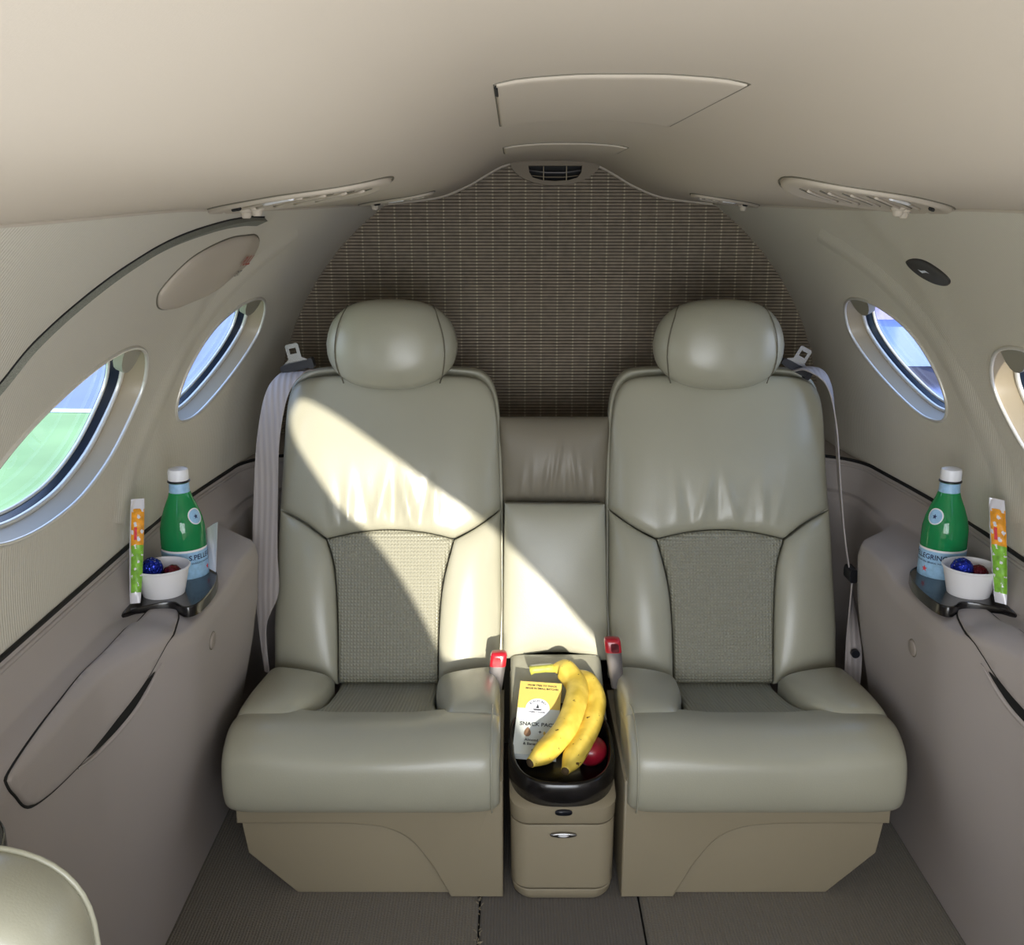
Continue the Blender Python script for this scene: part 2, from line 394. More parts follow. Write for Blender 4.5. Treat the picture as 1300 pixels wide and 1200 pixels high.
# door-surround band on the left wall, and faint return lip
bandpts=[(.90,.80),(.95,.88),(1.01,.955),(1.082,1.017),(1.117,1.054),(1.184,1.095),(1.265,1.131),(1.369,1.160),(1.527,1.178),(1.66,1.184),(1.74,1.186)]
bp_=crom([(y,za(y,z)) for y,z in bandpts],8,False)
def strip(pts,w0,w1,offA,offB,m):
    V=[];F=[]
    for i,p in enumerate(pts):
        a=pts[max(i-1,0)];b=pts[min(i+1,len(pts)-1)];t=(b-a).normalized();nn=Vector((-t.y,t.x))
        q0=p+nn*w0;q1=p+nn*w1
        V+=[shellP(m,q0.x,q0.y,0),shellP(m,q0.x,q0.y,offA),shellP(m,q1.x,q1.y,offB),shellP(m,q1.x,q1.y,0)]
    n=len(pts)
    for i in range(n-1):
        for k in range(3): F.append((i*4+k,i*4+k+1,(i+1)*4+k+1,(i+1)*4+k))
    return V,F
wl_=bpy.data.objects['wall_left']
V,F=strip(bp_,.005,-.013,.009,.002,-1); mesh('door_seal',V,F,'band',wl_,smooth=False)
V,F=strip(bp_,.0068,.005,.0015,.0015,-1); mesh('seal_gap',V,F,'gap',wl_,smooth=False)
# faint frame crease between the windows, both sides
for m,side in ((-1,'left'),(1,'right')):
    cr=crom([(y,za(y,z)) for y,z in [(1.60,.70),(1.66,.80),(1.74,.90),(1.82,1.0),(1.93,1.09),(2.05,1.15)]],6,False)
    V,F=strip(cr,-.016,.016,.0025,.0035,m)
    V=[];F=[];K=9
    for i,p in enumerate(cr):
        for k in range(K):
            u=k/(K-1)*2-1; V.append(shellP(m,p.x+u*.045,p.y-.018*u,.0038*math.cos(u*PI/2)**2-.0003))
    for i in range(len(cr)-1):
        for k in range(K-1): F.append((i*K+k,i*K+k+1,(i+1)*K+k+1,(i+1)*K+k))
    mesh('frame_crease',V,F,'wall',bpy.data.objects['wall_'+side])
# ---- floor
o=mesh('floor',[(-.74,Y0,-.012),(.74,Y0,-.012),(.74,Y1,-.012),(-.74,Y1,-.012)],[(0,1,2,3)],'gap',smooth=False); struct(o)
def carpet(x0,x1,mt,zt):
    def f(s,t): return (x0+(x1-x0)*s,Y0+.01+(2.45-Y0)*t,zt)
    return pillow('carpet_panel',f,(0,0,1),mt,o,n=(30,30),drop=.006,puff=0,thick=.006,k=60)
carpet(-.725,-.1495,'carpet',.0); carpet(-.146,.1365,'carpetmid',-.002); carpet(.140,.725,'carpet',.0)
fr=[]
for i in range(60):
    y=random.uniform(1.35,1.62); p=Vector((-.1475+random.uniform(-.003,.003),y,.0005)); d=Vector((random.uniform(-.006,.006),random.uniform(-.006,.006),random.uniform(.001,.004)))
    fr.append(tubeVF([p,p+d*.5+Vector((0,0,.001)),p+d],.0006,4))
V,F=merge(fr); q=mesh('frayed_thread',V,F,'thread',o); q['kind']='stuff'
# ---- lower side panels
for m,side,n in ((-1,'left','1'),(1,'right','2')):
    ps=[Y0+i*.02 for i in range(int((PE-Y0)/.02)+1)]; ps=[p for p in ps if p<PE-.005]+[PE+.13*PI/2*i/12 for i in range(13)]+[PE+.13*PI/2+.1,PE+.13*PI/2+.2]
    vs=sorted(set([i/60 for i in range(61)]+[.10,.18,.26,.31,.36])); V=[];F=[]
    for p in ps:
        for v in vs: V.append(lwP(m,p,v))
    nv=len(vs)
    for i in range(len(ps)-1):
        for j in range(nv-1): F.append((i*nv+j,i*nv+j+1,(i+1)*nv+j+1,(i+1)*nv+j))
    tr=mesh('trim_'+n,V,F,'panel'); struct(tr)
    md=tr.modifiers.new('s','SMOOTH'); md.factor=.5; md.iterations=4
    led=[lwP(m,p,0)+Vector((0,0,0)) for p in ps]
    mesh('ledge_gap',*tubeVF([q+Vector((m*.0,0,.002)) for q in led],.0036,6),'gap',tr)
    # ledge lip just below the top edge
    mesh('ledge_lip',*tubeVF([lwN(m,p,.03,-.001) for p in ps],.004,6),'panel',tr)
    # rear parcel shelf behind the corner
    V=[];F=[]
    for i,p in enumerate(ps):
        if p<PE-.03: continue
        q=lwP(m,p,0); a=min(max(0,(p-PE)/.13),PI/2)
        if p<=PE: out=Vector((m*RS(p),p,.655))
        elif a<PI/4: yy=PE+(a/(PI/4))*(2.5-PE); out=Vector((m*(RS(yy)+.005),yy,.655))
        else: out=Vector((m*(RS(2.5)*(1-(a-PI/4)/(PI/4)*.13)),2.5,.655))
        if p>PE+.13*PI/2+.001: out=Vector((q.x,2.5,.655))
        V+=[q,out]
    for i in range(len(V)//2-1): F.append((2*i,2*i+1,2*i+3,2*i+2))
    mesh('rear_shelf',V,F,'panel',tr,smooth=False)
    # armrest lid
    AO=[(1.046,.30),(1.042,.325),(1.055,.365),(1.078,.397),(1.120,.413),(1.179,.424),(1.234,.430),(1.293,.430),(1.338,.417),(1.374,.400),(1.406,.377),(1.429,.352),(1.457,.318),(1.503,.277),(1.557,.250),(1.585,.232),(1.586,.212),(1.512,.208),(1.411,.224),(1.348,.238),(1.286,.246),(1.218,.255),(1.155,.264),(1.099,.278)]
    AL=[tuple(p) for p in crom(AO,4)]; cA=(1.30,.31)
    def sc(L,k): return [(cA[0]+(p[0]-cA[0])*k,cA[1]+(p[1]-cA[1])*k) for p in L]
    inn=sc(AL,.965); v2,F=cdt_fill(inn,[],(.02,.012)); 
    V=[lwN(m,v.x,v.y,.0045) for v in v2]; nb=len(inn)
    o1=len(V); V+=[lwN(m,p[0],p[1],.003) for p in sc(AL,.985)]; o2=len(V); V+=[lwN(m,p[0],p[1],-.006) for p in sc(AL,.992)]
    for i in range(nb):
        k=(i+1)%nb; F+= [(i,k,o1+k,o1+i),(o1+i,o1+k,o2+k,o2+i)]
    al=mesh('armrest_lid',V,F,'panel',tr)
    tube('lid_gap',[lwN(m,p[0],p[1],.0004) for p in AL],.0019,'gap',tr,6,True,up=Vector((1,0,0)))
    SO=[(1.415,.378),(1.362,.402),(1.308,.420),(1.235,.426),(1.275,.440),(1.325,.439),(1.372,.420)]
    SL=[tuple(p) for p in crom(SO,5)]; v2,F=cdt_fill(SL,[],(.02,.01)); mesh('pull_slot',[lwN(m,v.x,v.y,.0022) for v in v2],F,'gap',tr)
    lip=[p for p in crom([(1.43,.372),(1.385,.418),(1.33,.443),(1.27,.446),(1.215,.432)],6,False)]
    tube('slot_lip',[lwN(m,p.x,p.y,.001) for p in lip],[.001+.0035*math.sin(PI*i/(len(lip)-1)) for i in range(len(lip))],'panel',tr,8,up=Vector((1,0,0)))
    # round screw cap
    V=[];F=[];R_=[]
    cp=(1.60,.40) if m<0 else (1.625,.43)
    for rr,of in ((.0,.003),(.0125,.003),(.0145,.002),(.015,-.002)): R_.append([lwN(m,cp[0]+rr*math.cos(2*PI*k/24),cp[1]+rr*1.15*math.sin(2*PI*k/24),of) for k in range(24)])
    V,F=loft(R_[1:],True,False); mesh('screw_cap',V,F,'cap',tr)
    R2=[lwN(m,cp[0]+.016*math.cos(2*PI*k/24),cp[1]+.0184*math.sin(2*PI*k/24),.0) for k in range(24)]; tube('cap_gap',R2,.0007,'seam',tr,5,True,up=Vector((1,0,0)))
# ---- headliner
HP=[(0,1.307),(.05,1.306),(.105,1.299),(.15,1.277),(.19,1.254),(.257,1.228),(.37,1.213),(.52,1.196)]
def hz(x):
    x=abs(x)
    for i,(a,b) in enumerate(zip(HP,HP[1:])):
        if x<=b[0] or i==len(HP)-2:
            t=(x-a[0])/(b[0]-a[0]); p=HP[max(i-1,0)] if i>0 else (-.05,1.306); n=HP[min(i+2,len(HP)-1)]
            m0=(b[1]-p[1])/(b[0]-p[0])*(b[0]-a[0]); m1=(n[1]-a[1])/(n[0]-a[0])*(b[0]-a[0])
            return (2*t**3-3*t**2+1)*a[1]+(t**3-2*t**2+t)*m0+(-2*t**3+3*t**2)*b[1]+(t**3-t**2)*m1
def dip(x,Y): return .011*sm(.30,.50,abs(x))*(1-sm(.75,1.35,Y))
def hlP(x,Y,off=0):
    d=(hz(x+.004)-hz(x-.004))/.008; n=Vector((d,0,-1)).normalized(); return Vector((x,Y,hz(x)-dip(x,Y)))+n*off
def xe(Y):
    x=.5
    for _ in range(12): x=math.sqrt(max(.01,RS(Y)**2-(hz(x)-dip(x,Y)-ZC)**2))
    return x
V=[];F=[];ys=[Y0+(2.485-Y0)*i/70 for i in range(71)];K=80
for Y in ys:
    X=xe(Y)-.001
    for k in range(K+1): V.append(hlP(-X+2*X*k/K,Y))
for i in range(70):
    for k in range(K): F.append((i*(K+1)+k,i*(K+1)+k+1,(i+1)*(K+1)+k+1,(i+1)*(K+1)+k))
ceil=struct(mesh('ceiling',V,F,'headliner'))
for m in (-1,1):
    tube('edge_bead',[hlP(m*(xe(y)-.003),y,.0) for y in ys],.0035,'headliner',ceil,6)
# rear arch lip of the headliner
tube('rear_lip',[hlP(-.43+.86*k/60,2.478,-.002) for k in range(61)],.007,'headliner',ceil,8)
# access panels in the crown
for (ya,yb) in ((.89,1.33),(1.79,1.98)):
    def f(s,t,ya=ya,yb=yb):
        x=-.103+.206*s; return (x,ya+.003+(yb-ya-.006)*t,hz(x)-.0035)
    pillow('access_panel',f,(0,0,-1),'headliner',ceil,n=(16,16),drop=.0015,puff=0,thick=.003,k=60,cap=False)
    R_=[hlP(x,y,.0002) for x,y in [(-.105+.21*i/12,ya) for i in range(12)]+[(.105,ya+(yb-ya)*i/12) for i in range(12)]+[(.105-.21*i/12,yb) for i in range(12)]+[(-.105,yb-(yb-ya)*i/12) for i in range(12)]]
    tube('panel_gap',R_,.0009,'seam',ceil,5,True)
tube('panel_gap',[hlP(-.1035,.905+.008*i,.001) for i in range(9)],.0022,'gap',ceil,5)
# ---- rear bulkhead
def diskpoly(R,n=64):
    h=n//2; return [(R*math.cos(PI*i/h),ZC+R*math.sin(PI*i/h)) for i in range(h+1)]+[(-R+2*R*(i/(n-h-1)) if 0<i<n-h-2 else (-R if i==0 else R),-.012) for i in range(n-h-1)]
P=diskpoly(RS(2.5)+.03)
wb_=struct(mesh('wall_back',[(x,2.50,z) for x,z in P]+[(x,2.53,z) for x,z in P],[tuple(range(64)),tuple(range(64,128))]+[(i,(i+1)%64,64+(i+1)%64,64+i) for i in range(64)],'reedback',smooth=False))
parts=[];dots=[]; px,pz=.0387,.00755
def box(x0,x1,y0,y1,z0,z1): return ([(x0,y0,z0),(x1,y0,z0),(x1,y1,z0),(x0,y1,z0),(x0,y0,z1),(x1,y0,z1),(x1,y1,z1),(x0,y1,z1)],[(0,1,5,4),(1,2,6,5),(3,0,4,7),(4,5,6,7),(0,3,2,1)])
for i in range(-18,19):
    for j in range(0,90):
        z=.655+j*pz; x=i*px
        if math.hypot(max(0,abs(x)-px/2),z-ZC)>RS(2.5): continue
        if z>hz(x)+.0: continue
        h=random.uniform(0,.0006)
        parts.append(box(x-px/2+.0016,x+px/2-.0016,2.4945-h,2.4995,z+.0009,z+pz-.0009))
        dots.append(box(x+px/2-.0019,x+px/2+.0019,2.4934,2.4995,z+.0010,z+pz*.82))
V,F=merge(parts); q=mesh('woven_reed',V,F,'reed',wb_,smooth=False); q['kind']='stuff'
V,F=merge(dots); q=mesh('woven_thread',V,F,'thread',wb_,smooth=False); q['kind']='stuff'
# ---- added unseen wall behind the camera, opening cut to shape the sun patch
AP=[(-.308,1.178),(-.285,1.199),(-.213,1.162),(-.098,1.079),(-.002,1.005),(.062,.961),(.125,.906),(.219,.804),(.294,.717),(.322,.680),(.288,.625),(.268,.600),(.200,.575),(.130,.585),(.095,.663),(.041,.661),(.008,.663),(-.012,.674),(-.042,.738),(-.089,.827),(-.152,.916),(-.216,.981),(-.263,1.047),(-.303,1.112),(-.313,1.153)]
out=diskpoly(.76,96)
v2,F=cdt_fill(out,[[tuple(p) for p in crom(AP,3)]],.08)
struct(mesh('wall_front',[(v.x,Y0,v.y) for v in v2],F,'partition',smooth=False))
# ------------------------------------------------------------------ outside
o=mesh('ground',[(-60,-40,-1.05),(60,-40,-1.05),(60,120,-1.05),(-60,120,-1.05)],[(0,1,2,3)],'apron',smooth=False); struct(o)
struct(mesh('grass_verge',[(-60,-40,-1.04),(-1.6,-40,-1.04),(-1.6,11.2,-1.04),(-60,14.6,-1.04)],[(0,1,2,3)],'grass',smooth=False))
struct(mesh('kerb_line',[(-60,14.6,-1.035),(-1.6,11.2,-1.035),(-1.6,11.42,-1.035),(-60,14.82,-1.035)],[(0,1,2,3)],'apronwhite',smooth=False))
ct=thing('service_cart','pale blue service cart on the apron seen through the right rear window','cart',(5.4,14.2,-1.05))
mesh('cart_body',*loft([[Vector((5.4+x*.9,14.2+y*1.2,-.75+z)) for x,y in superell(0,0,1,1,24,6)] for z in (0,.5)]),'cart',ct,sharp=40)
mesh('cab',*loft([[Vector((5.4+x*k*.8,14.5+y*k*.6,-.25+z)) for x,y in superell(0,0,1,1,24,6)] for z,k in ((0,1),(.45,.85))]),'cartdark',ct,sharp=40)
for sx in (-.7,.7):
    for sy in (-.8,.8):
        V,F=loft([[Vector((5.4+sx+d,14.2+sy+.25*math.cos(2*PI*k/20),-.8+.25*math.sin(2*PI*k/20))) for k in range(20)] for d in (-.1,.1)]); mesh('wheel',V,F,'blackplastic',ct,sharp=40)
# ------------------------------------------------------------------ seats
def seat(m,label):
    root=thing('aircraft_seat',label,'seat',(m*.345,1.75,0),'club seats at the rear bulkhead')
    Yb=lambda z:1.93+(z-.28)*.35
    def yb(x,z):
        u=abs(x-.345)/.235
        return Yb(z)-.006+.030*max(0,u-.55)**2*4
    def P3(q): return Vector((m*q.x,yb(q.x,q.y),q.y))
    ON=(0,-.944,.33)
    V2=lambda L:[Vector(p) for p in L]
    seamc=crom([(.577,.593),(.523,.572),(.475,.540)],6,False)[:-1]+crom([(.475,.540),(.41,.553),(.345,.558),(.275,.553),(.212,.540)],6,False)[:-1]+crom([(.212,.540),(.164,.562),(.113,.593)],6,False)
    topc=crom([(.569,.76),(.561,.82),(.540,.850),(.495,.862),(.42,.865),(.345,.866),(.27,.865),(.19,.862),(.150,.850),(.128,.815),(.119,.75)],6,False)
    wr=[(.43,.008,.0042),(.395,.007,-.003),(.365,.009,.0048),(.335,.006,-.0036),(.305,.008,.0046),(.275,.006,-.003),(.25,.009,.004),(.46,.010,.003)]
    def wrinkle(p,s,t):
        x=abs(p.x); z=p.z
        if m>0: amp=1.4
        else: amp=3.0
        f=math.exp(-((z-.600)/.050)**2)
        h=0
        for i,(c,w,a) in enumerate(wr):
            cc=c+(z-.6)*(.25*math.sin(i*2.1))-(x-.345)*.0
            h+=a*math.exp(-((x-cc)/w)**2)*(.7+.3*math.sin(i*5))
        sag=.006*math.exp(-((z-.70)/.09)**2)*(1-((x-.345)/.23)**2)
        return h*f*amp+sag
    f=coons(polyl(seamc),polyl(topc),polyl([(.577,.593),(.569,.76)]),polyl([(.113,.593),(.119,.75)]))
    pillow('back_upper_panel',lambda s,t:P3(f(s,t)),ON,'leather',root,n=(96,56),drop=.020,puff=.004,thick=.05,k=14,extra=wrinkle)
    pl=crom([(.475,.537),(.458,.483),(.450,.391),(.446,.258)],6,False); pr=crom([(.212,.537),(.234,.452),(.242,.361),(.243,.258)],6,False)
    g=coons(polyl([(.446,.258),(.243,.258)]),polyl(crom([(.473,.537),(.41,.550),(.345,.555),(.275,.550),(.214,.537)],6,False)),polyl(pl[::-1]),polyl(pr[::-1]))
    pillow('back_centre_pad',lambda s,t:P3(g(s,t))+Vector((0,.006,0)),ON,'leather_perf',root,n=(30,30),drop=.012,puff=.004,thick=.05,k=20)
    h1=coons(polyl([(.583,.27),(.448,.258)]),polyl(crom([(.578,.590),(.525,.568),(.478,.537)],6,False)),polyl([(.583,.27),(.586,.36),(.578,.590)]),polyl([(p.x+.002,p.y) for p in pl[::-1]]))
    pillow('back_bolster',lambda s,t:P3(h1(s,t)),ON,'leather',root,n=(26,34),drop=.016,puff=.014,thick=.06,k=10)
    h2=coons(polyl([(.241,.258),(.117,.27)]),polyl(crom([(.210,.537),(.165,.559),(.113,.590)],6,False)),polyl([(p.x-.002,p.y) for p in pr[::-1]]),polyl([(.117,.27),(.111,.40),(.113,.590)]))
    pillow('back_bolster',lambda s,t:P3(h2(s,t)),ON,'leather',root,n=(26,34),drop=.016,puff=.014,thick=.06,k=10)
    # shell around the back cushion
    oc=crom([(.587,.25),(.590,.36),(.583,.59),(.575,.75),(.567,.82),(.545,.855),(.495,.869),(.345,.873),(.19,.869),(.145,.857),(.122,.82),(.112,.75),(.106,.59),(.104,.40),(.108,.25)],4,False)
    def sh(k,d): 
        return [Vector((m*(.345+(p.x-.345)*k),Yb(p.y)+d,.5+(p.y-.5)*(1+(k-1)*.5))) for p in oc]
    V,F=loft([sh(.93,.050),sh(.97,.040),sh(.987,.044),sh(.987,.08),sh(.96,.115)]); mesh('back_shell',V,F,'leather',root)
    # headrest
    cx,cz,cy=.340,.928,2.115
    loops=[];n=48
    def hr(k,d,th):
        L=[]
        for i in range(n):
            t=2*PI*i/n; c,s=math.cos(t),math.sin(t); e=2.7
            x=.137*math.copysign(abs(c)**(2/e),c); z=.092*math.copysign(abs(s)**(2/e),s)
            x*=1-.10*max(0,z/.09)-.10*max(0,-z/.09)**2
            L.append(Vector((m*cx+x*k,cy+d+(z*k)*.10+.35*(x*k)**2/.137*.4,cz+z*k)))
        return L
    for i in range(13):
        a=PI*i/12; loops.append(hr(max(.02,math.sin(a))**.55,-.052*math.cos(a)**1 if True else 0,0))
    V,F=loft(loops); hd=mesh('headrest',V,F,'leather',root)
    for sgn in (-1,1):
        L=[]
        for i in range(15):
            t=-1+2*i/14; zz=cz+.080*t; xx=m*cx+sgn*(.112-.018*t*t-(.006*t)); 
            rr=abs(xx-m*cx)/.137; zt=abs(t)*.087; q=min(.995,(rr**2.7+(zt/.092)**2.7)**(1/2.7)); a=math.asin(min(1,q**(1/.55)))
            L.append(Vector((xx,cy-.052*math.cos(a)+(zz-cz)*.10+.14*(xx-m*cx)**2/.137-.0012,zz)))
        tube('headrest_seam',L,.0014,'seam',hd,5)
    for dx in (-.05,.05): mesh('headrest_post',*tubeVF([(m*cx+dx,cy+.02,.86),(m*cx+dx,cy-.02+.04,.80)],.007,10),'steel',root)
    # seat cushion
    XI,XO=.111,.590
    prof=crom([(1.62,.184),(1.585,.182),(1.566,.192),(1.556,.22),(1.556,.255),(1.566,.292),(1.588,.315),(1.620,.329),(1.655,.331),(1.70,.322)],5,False)
    loops=[]
    NS=40
    for i in range(NS+1):
        s=i/NS; sx=.5-.5*math.cos(PI*s); x=XI+(XO-XI)*sx
        u=2*sx-1; e=(1-abs(u)**14)**.5; L=[]
        for p in prof:
            c=Vector((1.66,.235)); q=Vector((p.x,p.y)); kk=1-.22*(1-e)
            q=c+(q-c)*kk
            dz=(.009*sm(.2,.8,abs(u))-.012)*sm(.25,.325,p.y)
            und=.0016*math.sin(x*23+1)*math.exp(-((p.y-.30)/.04)**2)
            L.append(Vector((m*x,q.x-und,q.y+dz)))
        L.append(Vector((m*x,1.72,.30))); L.append(Vector((m*x,1.72,.19)))
        loops.append(L)
    V,F=loft(loops,True,True); mesh('seat_front_roll',V,F,'leather',root,sharp=60)
    # side welt on the inner side
    tube('piping',[Vector((m*(XI+.014),p.x-.001 if p.y<.30 else p.x,p.y+(.0045 if p.y>.3 else 0))) for p in prof[6:]],.0014,'leather',root,5,up=Vector((1,0,0)))
    def hb(x,Y): return .323-.25*max(0,min(Y,1.92)-1.66)
    pf=[(.435,1.672),(.30,1.666),(.235,1.670)]
    cb=coons(polyl(crom([(.490,1.668),(.345,1.655),(.215,1.668)],6,False)),polyl([(.446,1.98),(.243,1.98)]),polyl(crom([(.490,1.668),(.462,1.73),(.425,1.80),(.446,1.98)][0:2]+[(.445,1.80),(.446,1.98)],5,False)),polyl(crom([(.215,1.668),(.222,1.72),(.240,1.80),(.243,1.98)],5,False)))
    pillow('seat_pad',lambda s,t:Vector((m*cb(s,t).x,cb(s,t).y,hb(0,cb(s,t).y)-.006)),(0,0,1),'leather_perf_flat',root,n=(30,30),drop=.010,puff=-.004,thick=.08,k=16,
        extra=lambda p,s,t:.0012*math.sin(p.y*160+abs(p.x)*20)*sm(.5,1,t))
    bo=coons(polyl(crom([(.588,1.668),(.54,1.655),(.493,1.664)],5,False)),polyl([(.574,1.905),(.450,1.905)]),polyl([(.588,1.668),(.585,1.76),(.574,1.905)]),polyl(crom([(.493,1.664),(.466,1.72),(.449,1.80),(.450,1.905)],5,False)))
    pillow('seat_bolster',lambda s,t:Vector((m*bo(s,t).x,bo(s,t).y,hb(0,bo(s,t).y)+.010+.045*t*(1-s*.5))),(0,0,1),'leather',root,n=(26,30),drop=.026,puff=.014,thick=.09,k=7)
    bi=coons(polyl(crom([(.213,1.668),(.16,1.660),(.113,1.672)],5,False)),polyl([(.240,1.905),(.117,1.905)]),polyl(crom([(.213,1.668),(.219,1.72),(.236,1.80),(.240,1.905)],5,False)),polyl([(.113,1.672),(.112,1.78),(.117,1.905)]))
    pillow('seat_bolster',lambda s,t:Vector((m*bi(s,t).x,bi(s,t).y,hb(0,bi(s,t).y)+.010+.045*t*(.5+s*.5))),(0,0,1),'leather',root,n=(26,30),drop=.026,puff=.014,thick=.09,k=7)
    # base
    fn=lambda a,b,d:Vector((m*a,d,b))
    shr=[(.106,0),(.106,.235),(.130,.235),(.130,.20),(.576,.20),(.576,.150)]+[tuple(p) for p in crom([(.38,.149),(.318,.142),(.272,.118),(.235,.068),(.200,.0)],5,False)]
    prism('base_shroud',shr,fn,1.592,1.94,'plinth',root,.005)
    pan=[(.572,.155),(.300,.155),(.19,.0),(.478,.0),(.562,.082)]
    prism('base_panel',pan,fn,1.606,1.93,'plinth',root,.003)
    return root
seat(-1,'cream leather seat left of the centre console, crossed by a diagonal sun patch')
seat(1,'cream leather seat right of the centre console, wholly in shade')
# ------------------------------------------------------------------ centre unit: cushion, fold-down armrest, console
cc=thing('ruched_cushion','taupe ruched leather cushion between the two seat backs','cushion',(0,2.1,.6))
def folds(p,s,t):
    h=0
    for i,(c,w,a,z0) in enumerate([(-.045,.004,.0035,.63),(-.02,.004,.005,.64),(-.002,.0035,.006,.67),(.02,.004,.004,.62),(.045,.0045,.006,.65),(.062,.004,.005,.64),(.082,.004,.0045,.62),(-.07,.005,.003,.62)]):
        h+=a*math.exp(-((p.x-c-(p.z-.62)*.15*math.sin(i))/w)**2)*math.exp(-((p.z-z0)/.04)**2)
    return h-.010*sm(.14,0,t)
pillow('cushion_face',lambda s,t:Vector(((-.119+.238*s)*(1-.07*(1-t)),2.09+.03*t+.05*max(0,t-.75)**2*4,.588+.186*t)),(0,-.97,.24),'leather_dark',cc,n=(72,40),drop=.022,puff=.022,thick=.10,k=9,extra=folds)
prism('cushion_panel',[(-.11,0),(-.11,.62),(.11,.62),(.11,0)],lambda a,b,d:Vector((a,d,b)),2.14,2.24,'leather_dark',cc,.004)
ar=thing('folding_armrest','smooth grey leather folding armrest pad raised upright below the ruched cushion','armrest',(0,1.98,.3))
am=coons(polyl(crom([(-.108,.296),(-.085,.297),(-.04,.307),(0,.309),(.04,.307),(.085,.294),(.108,.292)],5,False)),polyl([(-.105,.612),(.102,.610)]),polyl([(-.108,.296),(-.109,.36),(-.105,.612)]),polyl([(.108,.292),(.109,.36),(.102,.610)]))
pillow('armrest_pad',lambda s,t:Vector((am(s,t).x,1.955+.22*(am(s,t).y-.3)+.02*max(0,.2-t)*0,am(s,t).y)),(0,-.976,.215),'leather',ar,n=(40,50),drop=.016,puff=.010,thick=.075,k=14)
pillow('armrest_shell',lambda s,t:Vector((-.104+.208*s,2.045+.22*(.3*t),.30+.30*t)),(0,-.976,.215),'leather_dark',ar,n=(8,8),drop=0,puff=0,thick=.045,k=60)
cs=thing('centre_console','beige console between the seats with drawer, silver handle and black tray','console',(0,1.7,0))
def plan(a,y0,y1,r=.03,n=6):
    P=[]
    for k in range(n+1): t=PI+PI/2*k/n; P.append((-a+r+r*math.cos(t),y0+r+r*math.sin(t)*1))
    for k in range(n+1): t=1.5*PI+PI/2*k/n; P.append((a-r+r*math.cos(t),y0+r+r*math.sin(t)))
    # bow the front slightly
    P=[(x,y-.010*(1-(x/a)**2)) for x,y in P]
    return P+[(a,y1),(-a,y1)]
def stack(name,zs,m,zf=None,**k):
    loops=[]
    for a,y0,z in zs: loops.append([Vector((x,y,z if zf is None else zf(y,z))) for x,y in plan(a,y0,1.97)])
    V,F=loft(loops); return mesh(name,V,F,m,cs,sharp=35)
stack('console_core',[(.088,1.600,0),(.088,1.600,.18)],'gap')
stack('base_strip',[(.085,1.598,0),(.088,1.594,.006),(.090,1.592,.019),(.089,1.593,.021)],'plinth')
dr=stack('drawer',[(.0905,1.592,.0245),(.0915,1.590,.027),(.0925,1.5895,.150),(.0915,1.5905,.153)],'plinth')
top=lambda y,z:z if z<.18 else .187+(y-1.59)*.20+(z-.187)
stack('console_body',[(.092,1.590,.1565),(.093,1.589,.159),(.0945,1.588,.187),(.091,1.593,.190)],'plinth',top)
# handle and latch
V,F=loft([[Vector((.0+x*k,1.5795-d,.1365+z*k)) for x,z in superell(0,0,.024,.0052,28,2)] for k,d in ((1,0),(.95,.0018),(.7,.003))]); hh=mesh('drawer_handle',V,F,'steel',dr)
V,F=loft([[Vector((x*k,1.5765-d,.1365+z*k)) for x,z in superell(0,0,.010,.0032,20,2)] for k,d in ((1,0),(.6,.0012))]); mesh('handle_button',V,F,'white',dr)
V,F=loft([[Vector((x,1.5785-d,.1805+z)) for x,z in superell(0,0,.015,.0052,20,2.4)] for d in (-.004,.0005)]); mesh('latch_recess',V,F,'blackplastic',cs)
# black glossy tray
def tl(k,ax,by,z,b=0): 
    return [Vector((x,y-.008*0,z+(y-1.59)*.20)) for x,y in superell(0,1.695,ax,by,56,2.7)]
V,F=loft([tl(0,.090,.104,.186),tl(0,.0965,.1105,.190),tl(0,.0975,.112,.215),tl(0,.096,.110,.231),tl(0,.092,.106,.2345),tl(0,.087,.101,.231),tl(0,.083,.096,.205),tl(0,.078,.090,.196)]); mesh('black_tray',V,F,'blackgloss',cs)
pillow('console_pad',lambda s,t:Vector((-.093+.186*s,1.795+.165*t,.258+.055*t)),(0,0,1),'leather',cs,n=(24,24),drop=.014,puff=.004,thick=.06,k=12)
# ------------------------------------------------------------------ snack box, bananas, apple
sb=thing('snack_box','yellow and white snack pack carton leaning in the console tray behind bananas','box',(-.05,1.66,.22))
A=Vector((-.090,1.672,.243)); U=Vector((.080,-.008,-.002)).normalized(); Vv=Vector((.012,.150,.070)).normalized(); Nn=U.cross(Vv).normalized()
Vv=Nn.cross(U).normalized()
def SBp(a,b,d=0): return A+U*a+Vv*b+Nn*d
bw,bh,bd=.080,.166,.016
def slab(name,a0,a1,b0,b1,d0,d1,mt,par): 
    V=[SBp(a,b,d) for d in (d0,d1) for a,b in ((a0,b0),(a1,b0),(a1,b1),(a0,b1))]
    return mesh(name,V,[(0,1,2,3),(4,5,6,7),(0,1,5,4),(1,2,6,5),(2,3,7,6),(3,0,4,7)],mt,par,smooth=False)
slab('carton',0,bw,0,bh,-bd,0,'whitecard',sb); slab('yellow_top',-.0002,bw+.0002,bh*.62,bh+.0002,-bd-.0002,.0003,'yellowcard',sb)
V=[SBp(.038+.0225*math.cos(2*PI*k/40),.104+.0225*math.sin(2*PI*k/40),.0007) for k in range(40)]; mesh('round_seal',V,[tuple(range(40))],'seal',sb,smooth=False)
def sbt(s,size,a,b,mt='ink',al='CENTER'): return text_on('lettering',s,size,lambda x,y:SBp(a+x,b+y,.0011),mt,sb,al)
sbt('FROM TREE TO SNACK',.0054,.043,.157); sbt('MADE IN SMALL BATCHES',.0054,.043,.1495)
